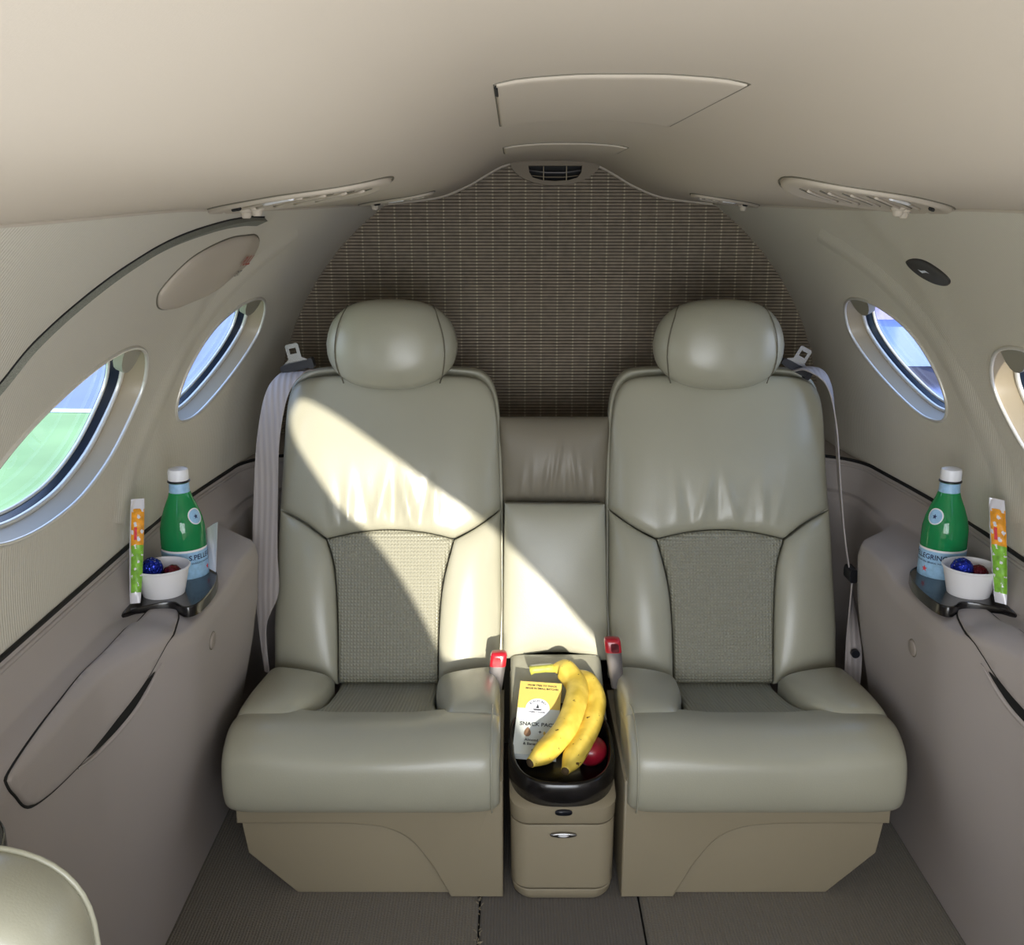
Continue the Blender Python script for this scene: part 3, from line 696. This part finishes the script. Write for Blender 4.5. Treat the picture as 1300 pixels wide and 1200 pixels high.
sbt('SNACK PACK',.0112,.042,.066); sbt('+',.012,.047,.049); sbt('Almond Butter',.0078,.020,.031,al='LEFT'); sbt('& Banana',.0078,.018,.0225,al='LEFT'); sbt('4.1 oz',.0066,.042,.009)
sbt('FAMILY FARMS',.0048,.038,.094)
txt='BIRCH BAY'
for i,ch in enumerate(txt):
    if ch==' ': continue
    th=math.radians(145-110*i/(len(txt)-1)); r=.0165
    text_on('lettering',ch,.0058,lambda x,y,th=th:SBp(.038+r*math.cos(th)+x*math.sin(th)+y*math.cos(th),.104+r*math.sin(th)-x*math.cos(th)+y*math.sin(th),.0011),'ink',sb)
al_=[(0,.011),(-.004,.006),(-.0062,0),(-.0062,-.005),(-.003,-.009),(0,-.0095),(.003,-.009),(.006,-.005),(.006,0),(.0038,.006)]
L=crom(al_,4); V=[SBp(.024+p.x,.048+p.y,.001) for p in L]; mesh('almond_print',V,[tuple(range(len(L)))],'almond',sb,smooth=False)
L=crom([(.055,.041),(.058,.036),(.064,.031),(.071,.030),(.066,.027),(.058,.028),(.053,.035)],4); mesh('banana_print',[SBp(p.x,p.y+.011,.001) for p in L],[tuple(range(len(L)))],'yellowcard',sb,smooth=False)
# tree / boat emblem on the seal
mesh('emblem',[SBp(.038-.009,.1015,.0011),SBp(.038+.009,.1015,.0011),SBp(.038+.006,.0985,.0011),SBp(.038-.006,.0985,.0011),SBp(.038-.003,.1035,.0011),SBp(.038+.003,.1035,.0011),SBp(.038,.114,.0011)],[(0,1,2,3),(4,5,6)],'ink',sb,smooth=False)
def banana(label,path,r,stem):
    root=thing('banana',label,'banana',path[0],'bananas in the console tray')
    P=crom(path,8,False); N=len(P); loops=[]
    for i,p in enumerate(P):
        a=P[max(i-1,0)];b=P[min(i+1,N-1)];t=(b-a).normalized();s=t.cross(Vector((0,0,1))).normalized();u=s.cross(t)
        q=i/(N-1); k=min(1,.42+.58*sm(0,.16,q))*min(1,.34+.66*sm(1,.80,q))
        loops.append([p+(s*math.cos(2*PI*j/25)+u*math.sin(2*PI*j/25))*(r*k*(1+.045*math.cos(5*2*PI*j/25))) for j in range(25)])
    V,F=loft(loops); mesh('peel',V,F,'banana',root)
    d=(P[0]-P[1]).normalized(); tube('blossom_tip',[P[0]-d*.002,P[0]+d*.002,P[0]+d*.0045],[r*.40,r*.38,r*.2],'banana_tip',root,10)
    if stem:
        e=P[-1]; tube('stem',[P[-2]]+[Vector(v) for v in stem],[r*.42]+[r*.36]*(len(stem)-1)+[r*.45],mat('banana_stem',(186,186,84),.5,noise_s=60,noise_a=.2),root,8,up=Vector((0,1,0)))
    return root
from_px=None
banana('yellow banana lying uppermost across the snack carton, cut tip at lower left',[(-.058,1.606,.262),(-.026,1.638,.270),(.006,1.687,.282),(.028,1.750,.300),(.034,1.812,.309),(.014,1.853,.322),(-.010,1.860,.322)],.0215,[(-.024,1.862,.320),(-.046,1.862,.318),(-.054,1.862,.316)])
banana('speckled banana at right, resting in the tray beside the red apple',[(.003,1.600,.250),(.021,1.640,.256),(.043,1.691,.264),(.060,1.738,.274),(.070,1.794,.290),(.058,1.842,.303),(.034,1.868,.310)],.0195,[(.018,1.874,.310),(.004,1.874,.312)])
ap=thing('apple','red apple half hidden under the right banana in the black tray','apple',(.056,1.655,.21))
V=[];loops=[]
for i in range(1,20):
    th=PI*i/20; rr=.030*math.sin(th)*(1+.06*math.cos(th)); zz=.027*math.cos(th)-.006*math.exp(-(th/.35)**2)
    loops.append([Vector((.054+rr*math.cos(2*PI*k/28),1.690+rr*math.sin(2*PI*k/28),.238+zz)) for k in range(28)])
V,F=loft(loops); mesh('apple_skin',V,F,'apple',ap); tube('stalk',[(.054,1.690,.255),(.056,1.692,.262)],.0012,'banana_tip',ap,6)
# ------------------------------------------------------------------ cup holder trays, bottles, cups, snacks on both side ledges
TO=[(.706,1.515),(.690,1.525),(.665,1.545),(.638,1.553),(.615,1.532),(.601,1.538),(.594,1.565),(.592,1.61),(.597,1.66),(.612,1.705),(.645,1.735),(.690,1.745),(.706,1.74)]
BX,BY=.661,1.695; CX,CY=.668,1.602
def tray(m,dy,label,wells=True):
    t=thing('cup_holder_tray',label,'tray',(m*.65,1.62+dy,.58),'black cup holder trays in the side ledges')
    L=[tuple(p) for p in crom(TO,5)]
    H=[[(BX+.0395*math.cos(2*PI*k/32),BY+.0395*math.sin(2*PI*k/32)) for k in range(32)],[(CX+.033*math.cos(2*PI*k/28),CY-.004+.033*math.sin(2*PI*k/28)) for k in range(28)]]
    c=(.64,1.63)
    inn=[(c[0]+(p[0]-c[0])*.955,c[1]+(p[1]-c[1])*.955) for p in L]
    v2,F=cdt_fill(inn,H,.03); V=[Vector((m*v.x,v.y+dy,.582)) for v in v2]; n=len(L)
    def ring(k,z): return [Vector((m*(c[0]+(p[0]-c[0])*k),c[1]+(p[1]-c[1])*k+dy,z)) for p in L]
    rs=[ring(.97,.5835),ring(.99,.5825),ring(1.0,.580),ring(1.0,.5655)]
    prev=list(range(n))
    for R_ in rs:
        o=len(V); V+=R_; F+=[(prev[i],prev[(i+1)%n],o+(i+1)%n,o+i) for i in range(n)]; prev=[o+i for i in range(n)]
    off=n
    for h in H:
        o=len(V); V+=[Vector((m*x,y+dy,.565)) for x,y in h]; k=len(h)
        F+=[(off+i,off+(i+1)%k,o+(i+1)%k,o+i) for i in range(k)]; F.append(tuple(o+i for i in range(k))); off+=k
    mesh('tray_plate',V,F,'blackgloss',t,sharp=35); return t
tray(-1,0,'black cup holder tray in the left ledge, under the bottle and paper cup')
tray(1,0,'black cup holder tray in the right ledge, under the bottle and paper cup')
tray(-1,-.775,'black cup holder tray at the left frame edge, forward of the armrest lid')
def bottle(m,label,seal_ang,text_ang):
    c=(m*BX,BY,.566); root=thing('water_bottle',label,'bottle',c,'green water bottles in the side trays')
    body=[(.026,0),(.034,.002),(.0375,.008),(.038,.02),(.038,.085),(.0375,.100),(.034,.118),(.0275,.137),(.0205,.154),(.0165,.168),(.0155,.178),(.0145,.181)]
    lathe('bottle_body',body,'bottleglass',root,c)
    lathe('water',[(.030,.004),(.0355,.008),(.0362,.085),(.0355,.100),(.032,.118),(.0285,.128),(.001,.128)],'water',root,c)
    lathe('neck_label',[(.0178,.164),(.0172,.166),(.0166,.179),(.0162,.180)],'lblue',root,c,cap=False)
    lathe('neck_ring',[(.0155,.181),(.0188,.1815),(.0188,.1835),(.0155,.184)],'blackplastic',root,c)
    lathe('bottle_cap',[(.0155,.184),(.0172,.185),(.0174,.199),(.0165,.2035),(.013,.205)],'white',root,c)
    lb=lathe('label',[(.0383,.006),(.0386,.008),(.0386,.064),(.0383,.066)],'lblue',root,c,n=48,cap=False)
    lathe('label_edge',[(.0388,.0635),(.0390,.065),(.0388,.0672)],'white',root,c,n=48,cap=False)
    def on(r,a0): return lambda x,y:Vector((c[0]+r*math.cos(a0+x/r),c[1]+r*math.sin(a0+x/r),c[2]+y))
    f=on(.0390,math.radians(text_ang)); text_on('brand_lettering','S.PELLEGRINO',.0125,lambda x,y:f(x,y+.053),'navy',lb)
    g=on(.0390,math.radians(text_ang))
    text_on('brand_lettering','SPARKLING NATURAL MINERAL WATER',.0040,lambda x,y:g(x,y+.043),'navy',lb)
    st=[]
    for k in range(10):
        r=.006 if k%2==0 else .0026; st.append((r*math.sin(2*PI*k/10),r*math.cos(2*PI*k/10)))
    V=[g(x,y+.030) for x,y in st]; mesh('red_star',[g(0,.030)]+V,[(0,i+1,(i+1)%10+1) for i in range(10)],'redstar',lb,smooth=False)
    # round seal on the shoulder
    def prf(z):
        for a,b in zip(body,body[1:]):
            if z<=b[1]: return a[0]+(b[0]-a[0])*(z-a[1])/(b[1]-a[1])
        return .02
    sa=math.radians(seal_ang)
    for nm,R_,mt,of in (('round_label',.0145,'white',.0008),('round_label_print',.0125,'lblue',.0012)):
        V=[];F=[]
        for i in range(5):
            for k in range(24):
                rr=R_*i/4; x=rr*math.cos(2*PI*k/24); z=.124+rr*math.sin(2*PI*k/24)*.95; r=prf(z)+of; V.append(Vector((c[0]+r*math.cos(sa+x/r),c[1]+r*math.sin(sa+x/r),c[2]+z)))
        for i in range(4):
            for k in range(24): F.append((i*24+k,i*24+(k+1)%24,(i+1)*24+(k+1)%24,(i+1)*24+k))
        mesh(nm,V,F,mt,root)
    V=[];R_=.0045
    for k in range(10):
        rr=R_ if k%2==0 else .002; x=rr*math.sin(2*PI*k/10); z=.124+rr*math.cos(2*PI*k/10); r=prf(z)+.0016; V.append(Vector((c[0]+r*math.cos(sa+x/r),c[1]+r*math.sin(sa+x/r),c[2]+z)))
    mesh('seal_star',V,[tuple(range(10))],'navy',root,smooth=False)
bottle(-1,'green mineral water bottle with white cap on the left ledge',-28,-4)
bottle(1,'green mineral water bottle with white cap on the right ledge',-147,-156)
def cup(m,label):
    c=(m*CX,CY-.004,.566); root=thing('paper_cup',label,'cup',c,'white paper cups of sweets')
    lathe('cup_wall',[(.0285,0),(.030,.001),(.0435,.060),(.0455,.0615),(.0458,.0635),(.0440,.0645),(.0425,.0625),(.0290,.004),(.001,.004)],'paper',root,c,n=40)
    return root
cup(-1,'white paper cup holding foil wrapped sweets in front of left bottle'); cup(1,'white paper cup holding foil wrapped sweets in front of right bottle')
def ball(name,label,cat,c,r,mt,wrap,group):
    root=thing(name,label,cat,(c[0],c[1],c[2]-r),group)
    loops=[]
    for i in range(1,16):
        th=PI*i/16; L=[]
        for k in range(24):
            d=Vector((math.sin(th)*math.cos(2*PI*k/24),math.sin(th)*math.sin(2*PI*k/24),math.cos(th))); w=1+.10*noise.noise(d*3.1+Vector(c)*40); L.append(Vector(c)+d*r*w)
        loops.append(L)
    V,F=loft(loops); mesh('foil_wrapper',V,F,mt,root)
    if wrap:
        V=[];F=[];q=0
        for k in range(16):
            th=random.uniform(.1,1.2);ph=random.uniform(0,2*PI);d=Vector((math.sin(th)*math.cos(ph),math.sin(th)*math.sin(ph),math.cos(th))); a=d.orthogonal().normalized();b=d.cross(a); s=r*random.uniform(.10,.22)
            for e in range(3): V.append(Vector(c)+(d*1.09+a*(.22*math.cos(e*2.1+ph)*s/r)*2+b*(.2*math.sin(e*2.1+ph)*s/r)*2)*r)
            F.append((q,q+1,q+2)); q+=3
        mesh('foil_print',V,F,wrap,root,smooth=False)
for m,sd in ((-1,'left'),(1,'right')):
    ball('chocolate_ball','blue foil wrapped chocolate ball on top of the %s paper cup'%sd,'sweet',(m*CX-.016,CY-.006,.625),.018,'bluefoil','silverfoil','blue foil chocolates')
    ball('wrapped_sweet','dark red wrapped sweet in the %s paper cup beside the blue one'%sd,'sweet',(m*CX+.015,CY,.613),.016,'redfoil',None,'dark red sweets')
def sachet(m,label):
    root=thing('fruit_bar',label,'snack bar',(m*.69,1.555,.583),'fruit bars standing by the bottles')
    B=Vector((m*.695,1.540,.586)); T=Vector((m*.700,1.605,.742)); 
    ax=(T-B); side=Vector((.023,.006,0)) if m<0 else Vector((.020,-.020,0))
    nn=side.cross(ax).normalized(); nn=-nn if nn.y>0 else nn
    def P(s,t,d): return B+ax*t+side*(s-.5)*(.80+.2*t-.15*abs(2*t-1)**3)+nn*d
    def fill(name,t0,t1,mt,s0=0,s1=1,dd=0):
        V=[];F=[];A_=10;B_=14
        for sgn in (1,-1):
            for i in range(A_+1):
                for j in range(B_+1):
                    s=s0+(s1-s0)*i/A_;t=t0+(t1-t0)*j/B_; pf=.007*(max(0,1-(2*s-1)**2))**.5*max(0,1-(2*t-1)**8)+.0008*math.sin(t*60+s*9)
                    V.append(P(s,t,sgn*(pf+dd)))
        n1=(A_+1)*(B_+1)
        for q in (0,n1):
            for i in range(A_):
                for j in range(B_): F.append((q+i*(B_+1)+j,q+(i+1)*(B_+1)+j,q+(i+1)*(B_+1)+j+1,q+i*(B_+1)+j+1))
        return mesh(name,V,F,mt,root)
    fill('wrapper',0,1,'foil'); fill('orange_print',.52,.90,'orange',.12,1.0,.0006); fill('green_print',.10,.55,'green',.15,1.0,.0008); fill('fruit_print',.60,.72,'redstar',.35,.55,.0011)
sachet(-1,'fruit snack bar in orange and green wrapper against the left wall')
sachet(1,'fruit snack bar in orange and green wrapper against the right wall')
nk=thing('white_sachet','flat white paper sachet behind the left bottle','sachet',(-.612,1.70,.58))
V=[]; 
for d in (0,.002):
    V+=[Vector((-.628,1.712+d,.5845)),Vector((-.608,1.690+d,.5845)),Vector((-.606,1.715+d,.668)),Vector((-.618,1.728+d,.660)),Vector((-.632,1.735+d,.650))]
mesh('paper_sleeve',V,[(0,1,2,3,4),(5,6,7,8,9)]+[(i,(i+1)%5,5+(i+1)%5,5+i) for i in range(5)],'paper',nk,smooth=False)
# ------------------------------------------------------------------ seat belts and buckles
def ribbon(name,cent,wid,mt,parent,th=.0012,nrm=None):
    C_=crom(cent,8,False); W_=crom(wid,8,False); V=[];F=[]
    for c,w in zip(C_,W_):
        t=w.normalized(); V+=[c-w*.5,c+w*.5]
    n=len(C_)
    loops=[]
    for i in range(n):
        a=C_[max(i-1,0)];b=C_[min(i+1,n-1)];nn=(b-a).cross(W_[i]).normalized()*th
        loops.append([C_[i]-W_[i]*.5-nn,C_[i]-W_[i]*.17-nn,C_[i]+W_[i]*.17-nn,C_[i]+W_[i]*.5-nn,C_[i]+W_[i]*.5+nn,C_[i]-W_[i]*.5+nn])
    V,F=loft(loops); return mesh(name,V,F,mt,parent,sharp=50)
bl=thing('seat_belt','grey seat belt hanging down the outer side of the left seat','seat belt',(-.60,2.05,.3))
ribbon('webbing',[(-.528,2.165,.868),(-.548,2.11,.868),(-.573,2.075,.83),(-.592,2.06,.74),(-.6,2.045,.63),(-.598,2.0,.52),(-.592,1.97,.44),(-.603,1.96,.37),(-.592,1.93,.28)],
       [(.055,0,0),(.052,.0,.004),(.046,.0,-.004),(.046,.0,-.004),(.050,0,0),(.052,-.006,0),(.050,-.012,0),(.018,-.010,0),(.010,-.006,0)],'webbing',bl)
# tongue plate: keyhole shaped steel over a black guide
def tongue(m,root,cx,cy,cz,rot):
    R_=Matrix.Rotation(rot,3,'Y')
    def T(x,z,d=0): v=R_@Vector((x,0,z)); return Vector((cx,cy,cz))+v+Vector((0,d,0))
    outer=[(-.025,0),(-.025,.003),(-.014,.010),(-.014,.038),(-.011,.041),(.011,.041),(.014,.038),(.014,.010),(.025,.003),(.025,0)]
    hole=[(-.007,.020),(.007,.020),(.007,.032),(-.007,.032)]
    v2,F=cdt_fill(outer,[hole],.012); n=len(v2); V=[T(v.x,v.y,0) for v in v2]+[T(v.x,v.y,.0022) for v in v2]; F=list(F)+[tuple(i+n for i in f) for f in F]
    for L,o in ((10,0),(4,10)): F+=[(o+i,o+(i+1)%L,n+o+(i+1)%L,n+o+i) for i in range(L)]
    mesh('tongue_plate',V,F,'steel',root,smooth=False)
    V,F=loft([[T(x,z,d) for x,z in superell(0,-.006,.034,.0085,28,4)] for d in (-.010,.010)]); mesh('belt_guide',V,F,'blackplastic',root,sharp=40)
    V,F=loft([[T(x,z,d) for x,z in superell(.031,-.006,.006,.011,20,4)] for d in (-.012,.012)]); mesh('guide_end',V,F,'blackplastic',root,sharp=40)
tongue(-1,bl,-.540,2.125,.888,-.22)
br=thing('seat_belt','grey seat belt seen edge-on along the outer side of the right seat','seat belt',(.60,2.05,.3))
ribbon('webbing',[(.505,2.17,.868),(.540,2.13,.874),(.567,2.10,.845),(.582,2.085,.77),(.590,2.06,.66),(.595,2.02,.56),(.603,1.99,.48)],
       [(0,.050,0),(.034,.036,0),(.020,.040,-.004),(.010,.045,0),(.008,.045,0),(.010,.044,0),(.008,.040,0)],'webbing',br)
ribbon('lower_webbing',[(.606,1.985,.465),(.609,1.975,.42),(.611,1.955,.35),(.609,1.935,.31),(.606,1.92,.24)],
       [(.006,.04,0),(.016,.03,0),(.030,.012,0),(.036,.008,0),(.034,.008,0)],'webbing',br)
V,F=loft([[Vector((.603+x,1.975+d,.478+z)) for x,z in superell(0,0,.009,.014,20,4)] for d in (-.02,.02)]); mesh('belt_guide',V,F,'blackplastic',br,sharp=40)
V,F=loft([[Vector((.6085+.0085*math.cos(2*PI*k/20),1.9255+d+.002,.323+.0085*math.sin(2*PI*k/20))) for k in range(20)] for d in (-.006,.004)]); mesh('anchor_bolt',V,F,'blackplastic',br,sharp=40)
tongue(1,br,.515,2.165,.878,.5)
def buckle(m,x,y,z,label):
    root=thing('seat_belt_buckle',label,'buckle',(x,y,z-.07),'red seat belt buckles beside the console')
    T=lambda a,b,d:Vector((x+a+m*.10*b*0-(b*.12*m),y+d+b*.15,z+b))
    V,F=loft([[T(p[0],b,p[1]) for p in superell(0,0,w,dd,28,3.6)] for b,w,dd in ((-.080,.012,.007),(-.05,.014,.009),(-.012,.0155,.0115),(-.008,.0155,.0115))]); mesh('buckle_body',V,F,'buckle',root,sharp=40)
    V,F=loft([[T(p[0],b,p[1]) for p in superell(0,0,w,dd,28,3.6)] for b,w,dd in ((-.008,.0160,.0120),(.012,.0160,.0120),(.0165,.0145,.0105),(.018,.012,.008))]); mesh('release_button',V,F,'red',root,sharp=50)
    V,F=loft([[T(.003*m+p[0],.002+p[1],-.0125) for p in superell(0,0,.008*k,.009*k,20,4)] for k in (1,.99)]); mesh('button_face',V,F,'redstar' if m<0 else 'apple',root,sharp=50)  # sunlight and shade painted in: lighter red left, darker red right
buckle(-1,-.117,1.845,.345,'red topped buckle in sunlight left of the console')
buckle(1,.107,1.850,.372,'red topped buckle in shade right of the console')
# ------------------------------------------------------------------ wall fittings
cv=thing('escape_handle_cover','oval cover with red warning marks on upper left wall','cover',shellP(-1,1.69,za(1.69,1.10)))
OC=crom([(1.490,1.075),(1.482,1.095),(1.53,1.132),(1.64,1.153),(1.76,1.160),(1.85,1.146),(1.878,1.115),(1.86,1.095),(1.78,1.070),(1.64,1.053),(1.54,1.056)],6)
OL=[(p.x,za(p.x,p.y)) for p in OC]; c0=(sum(p[0] for p in OL)/len(OL),sum(p[1] for p in OL)/len(OL))
def osc(k): return [(c0[0]+(p[0]-c0[0])*k,c0[1]+(p[1]-c0[1])*k) for p in OL]
V,F=loft([[shellP(-1,p[0],p[1],o_) for p in osc(k)] for k,o_ in ((1,-.002),(1,.003),(.97,.006),(.85,.010),(.6,.014),(.3,.016),(.05,.0165))],False,True); mesh('cover_shell',V,F,'headliner',cv)
tube('cover_gap',[shellP(-1,p[0],p[1],.0005) for p in osc(1.012)],.0013,'seam',cv,5,True,up=Vector((1,0,0)))
def ovt(s,size,Y,z,mt,name='warning_lettering'):
    text_on(name,s,size,lambda x,y:shellP(-1,Y+x,za(Y,z)+y,.0155+.003*(1-min(1,abs(x+Y-1.69)/.2))),mt,cv)
ovt('PULL',.030,1.800,1.124,'pinkred'); ovt('EXIT',.016,1.800,1.102,'ink'); 
bo_=thing('reading_lamp_switch','small black oval fitting on the upper right wall','switch',shellP(1,1.67,za(1.67,1.10)))
BO=crom([(1.738,1.116),(1.70,1.123),(1.655,1.120),(1.618,1.106),(1.606,1.093),(1.635,1.083),(1.68,1.084),(1.722,1.098)],5)
BL=[(p.x,za(p.x,p.y)) for p in BO]; c0b=(1.67,za(1.67,1.102))
V,F=loft([[shellP(1,c0b[0]+(p[0]-c0b[0])*k,c0b[1]+(p[1]-c0b[1])*k,o_) for p in BL] for k,o_ in ((1,-.002),(1,.0015),(.93,.003),(.5,.0032))],False,True); mesh('oval_plate',V,F,mat('dark_oval',(58,55,54),.4),bo_)
L=[(1.665,1.102),(1.675,1.107),(1.69,1.106),(1.70,1.108),(1.692,1.102),(1.675,1.1035)]
mesh('white_mark',[shellP(1,y,za(y,z),.0042) for y,z in L],[tuple(range(6))],'seal',bo_,smooth=False)
# overhead service panels with louvres and swivel nozzles
def overhead(m,label,cx,cy,a,b,rot,near=True):
    root=thing('overhead_service_panel',label,'overhead panel',hlP(m*cx,cy),'overhead service panels in the headliner')
    def Q(u,v,off): 
        x=cx+u*math.cos(rot)-v*math.sin(rot); y=cy+u*math.sin(rot)+v*math.cos(rot); return hlP(m*x,y,off)
    ov=superell(0,0,a,b,44,2.1)
    V,F=loft([[Q(p[0]*k,p[1]*k,o_) for p in ov] for k,o_ in ((1,-.001),(1,.003),(.97,.0055),(.88,.0055),(.85,.003),(.5,.003))],False,True); mesh('panel_rim',V,F,'headliner',root)
    tube('rim_gap',[Q(p[0]*1.01,p[1]*1.03,.0004) for p in ov],.0012,'seam',root,5,True)
    for k in range(5):
        v=-.55*b+.27*b*k; w=a*.5*math.sqrt(max(.1,1-(v/b)**2))
        L=[Q(-a*.10-w+2*w*i/10,v,.0042) for i in range(11)]; tube('louvre',L,.0019,'headliner',root,5); 
        tube('louvre_gap',[Q(-a*.10-w+2*w*i/10,v+.10*b,.0032) for i in range(11)],.0011,'seam',root,5)
    tube('light_slot',[Q(-.75*a+.4*a*i/8,-b*.60-.0*i+.1*b*(1-i/8),.0052) for i in range(9)],.0022,'white',root,6)
    tube('switch_gap',[Q(-.18*a+.16*a*i/4,-b*.80,.0062) for i in range(5)],.0025,'gap',root,6)
    for u in ((.40,.68) if near else (.55,)):
        c=Q(u*a,-b*.25,.0)
        L=[(.010,0),(.010,.006),(.0075,.008),(.0068,.013),(.005,.015),(.004,.013),(.001,.012)]
        loops=[[Vector((c.x+r*math.cos(2*PI*k/18),c.y+r*math.sin(2*PI*k/18),c.z-z)) for k in range(18)] for r,z in L]
        V,F=loft(loops); mesh('swivel_nozzle',V,F,'headliner',root,sharp=40)
overhead(-1,'louvred overhead panel with swivel nozzles on the near left headliner',.375,1.38,.238,.100,1.10)
overhead(1,'louvred overhead panel with swivel nozzles on the near right headliner',.375,1.38,.238,.100,1.10)
overhead(-1,'small overhead panel at the left rear corner of the headliner',.325,2.13,.150,.055,1.10,False)
overhead(1,'small overhead panel at the right rear corner of the headliner',.340,2.13,.150,.055,1.10,False)
# bulkhead outlet
bv=thing('air_outlet','brown half-oval air outlet at the top of the woven bulkhead','vent',(0.012,2.47,1.28))
top_=[(.010-.105+.21*i/16,1.320) for i in range(17)]; bot=[(.010+.105*math.cos(PI*i/24),1.308-.056*math.sin(PI*i/24)) for i in range(25)]
LO=top_+bot
gr=[(.010-.062,1.296),(.010-.060,1.281),(.010-.052,1.270),(.010-.03,1.264),(.010,1.262),(.010+.03,1.264),(.010+.052,1.270),(.010+.060,1.281),(.010+.062,1.296)]
v2,F=cdt_fill(LO,[gr],.02); n=len(v2); V=[Vector((v.x,2.462,v.y)) for v in v2]+[Vector((v.x,2.494,v.y)) for v in v2]; F=list(F)+[tuple(i+n for i in f) for f in F]
F+=[(i,(i+1)%len(LO),n+(i+1)%len(LO),n+i) for i in range(len(LO))]; k0=len(LO); F+=[(k0+i,k0+(i+1)%9,n+k0+(i+1)%9,n+k0+i) for i in range(9)]
M['vent']=mat('vent_plate',(128,116,98),.6); mesh('outlet_plate',V,F,'vent',bv,sharp=40)
mesh('outlet_back',[(-.045,2.4932,1.262),(.065,2.4932,1.262),(.075,2.4932,1.298),(-.055,2.4932,1.298)],[(0,1,2,3)],'gap',bv,smooth=False)
for xx in (-.017,.036): tube('outlet_bar',[(xx,2.466,1.262),(xx,2.466,1.297)],.0012,'thread',bv,6)
tube('outlet_vane',[(-.05,2.470,1.286),(-.01,2.470,1.281),(.03,2.470,1.281),(.07,2.470,1.286)],.0018,'buckle',bv,6)
tube('outlet_vane',[(-.05,2.474,1.275),(-.01,2.474,1.271),(.03,2.474,1.271),(.07,2.474,1.275)],.0014,'vent',bv,6)
# ------------------------------------------------------------------ forward seat at the lower left corner
fs=thing('forward_seat','cream leather seat back corner at the lower left of the cabin','seat',(-.575,.72,0))
def fl(k,d,dz=0):
    return [Vector((-.575+x*k,.74+d,.56+dz+z*k)) for x,z in superell(0,0,.118,.105,44,2.6)]
V,F=loft([fl(.05,.070),fl(.5,.068),fl(.8,.060),fl(.93,.048),fl(.99,.03),fl(1,.0),fl(.98,-.03),fl(.85,-.05),fl(.05,-.055)]); mesh('headrest',V,F,'leather',fs)
tube('piping',[v+Vector((0,.002,0)) for v in fl(.955,.043)],.003,'leather',fs,6,True,up=Vector((0,1,0)))
prism('backrest',[(-.655,.20),(-.655,.46),(-.63,.50),(-.48,.50),(-.40,.46),(-.40,.20)],lambda a,b,d:Vector((a,d,b)),.68,.79,'leather',fs,.02)
prism('seat_base',[(-.655,0),(-.655,.24),(-.20,.24),(-.20,0)],lambda a,b,d:Vector((a,d,b)),.30,.80,'plinth',fs,.01)
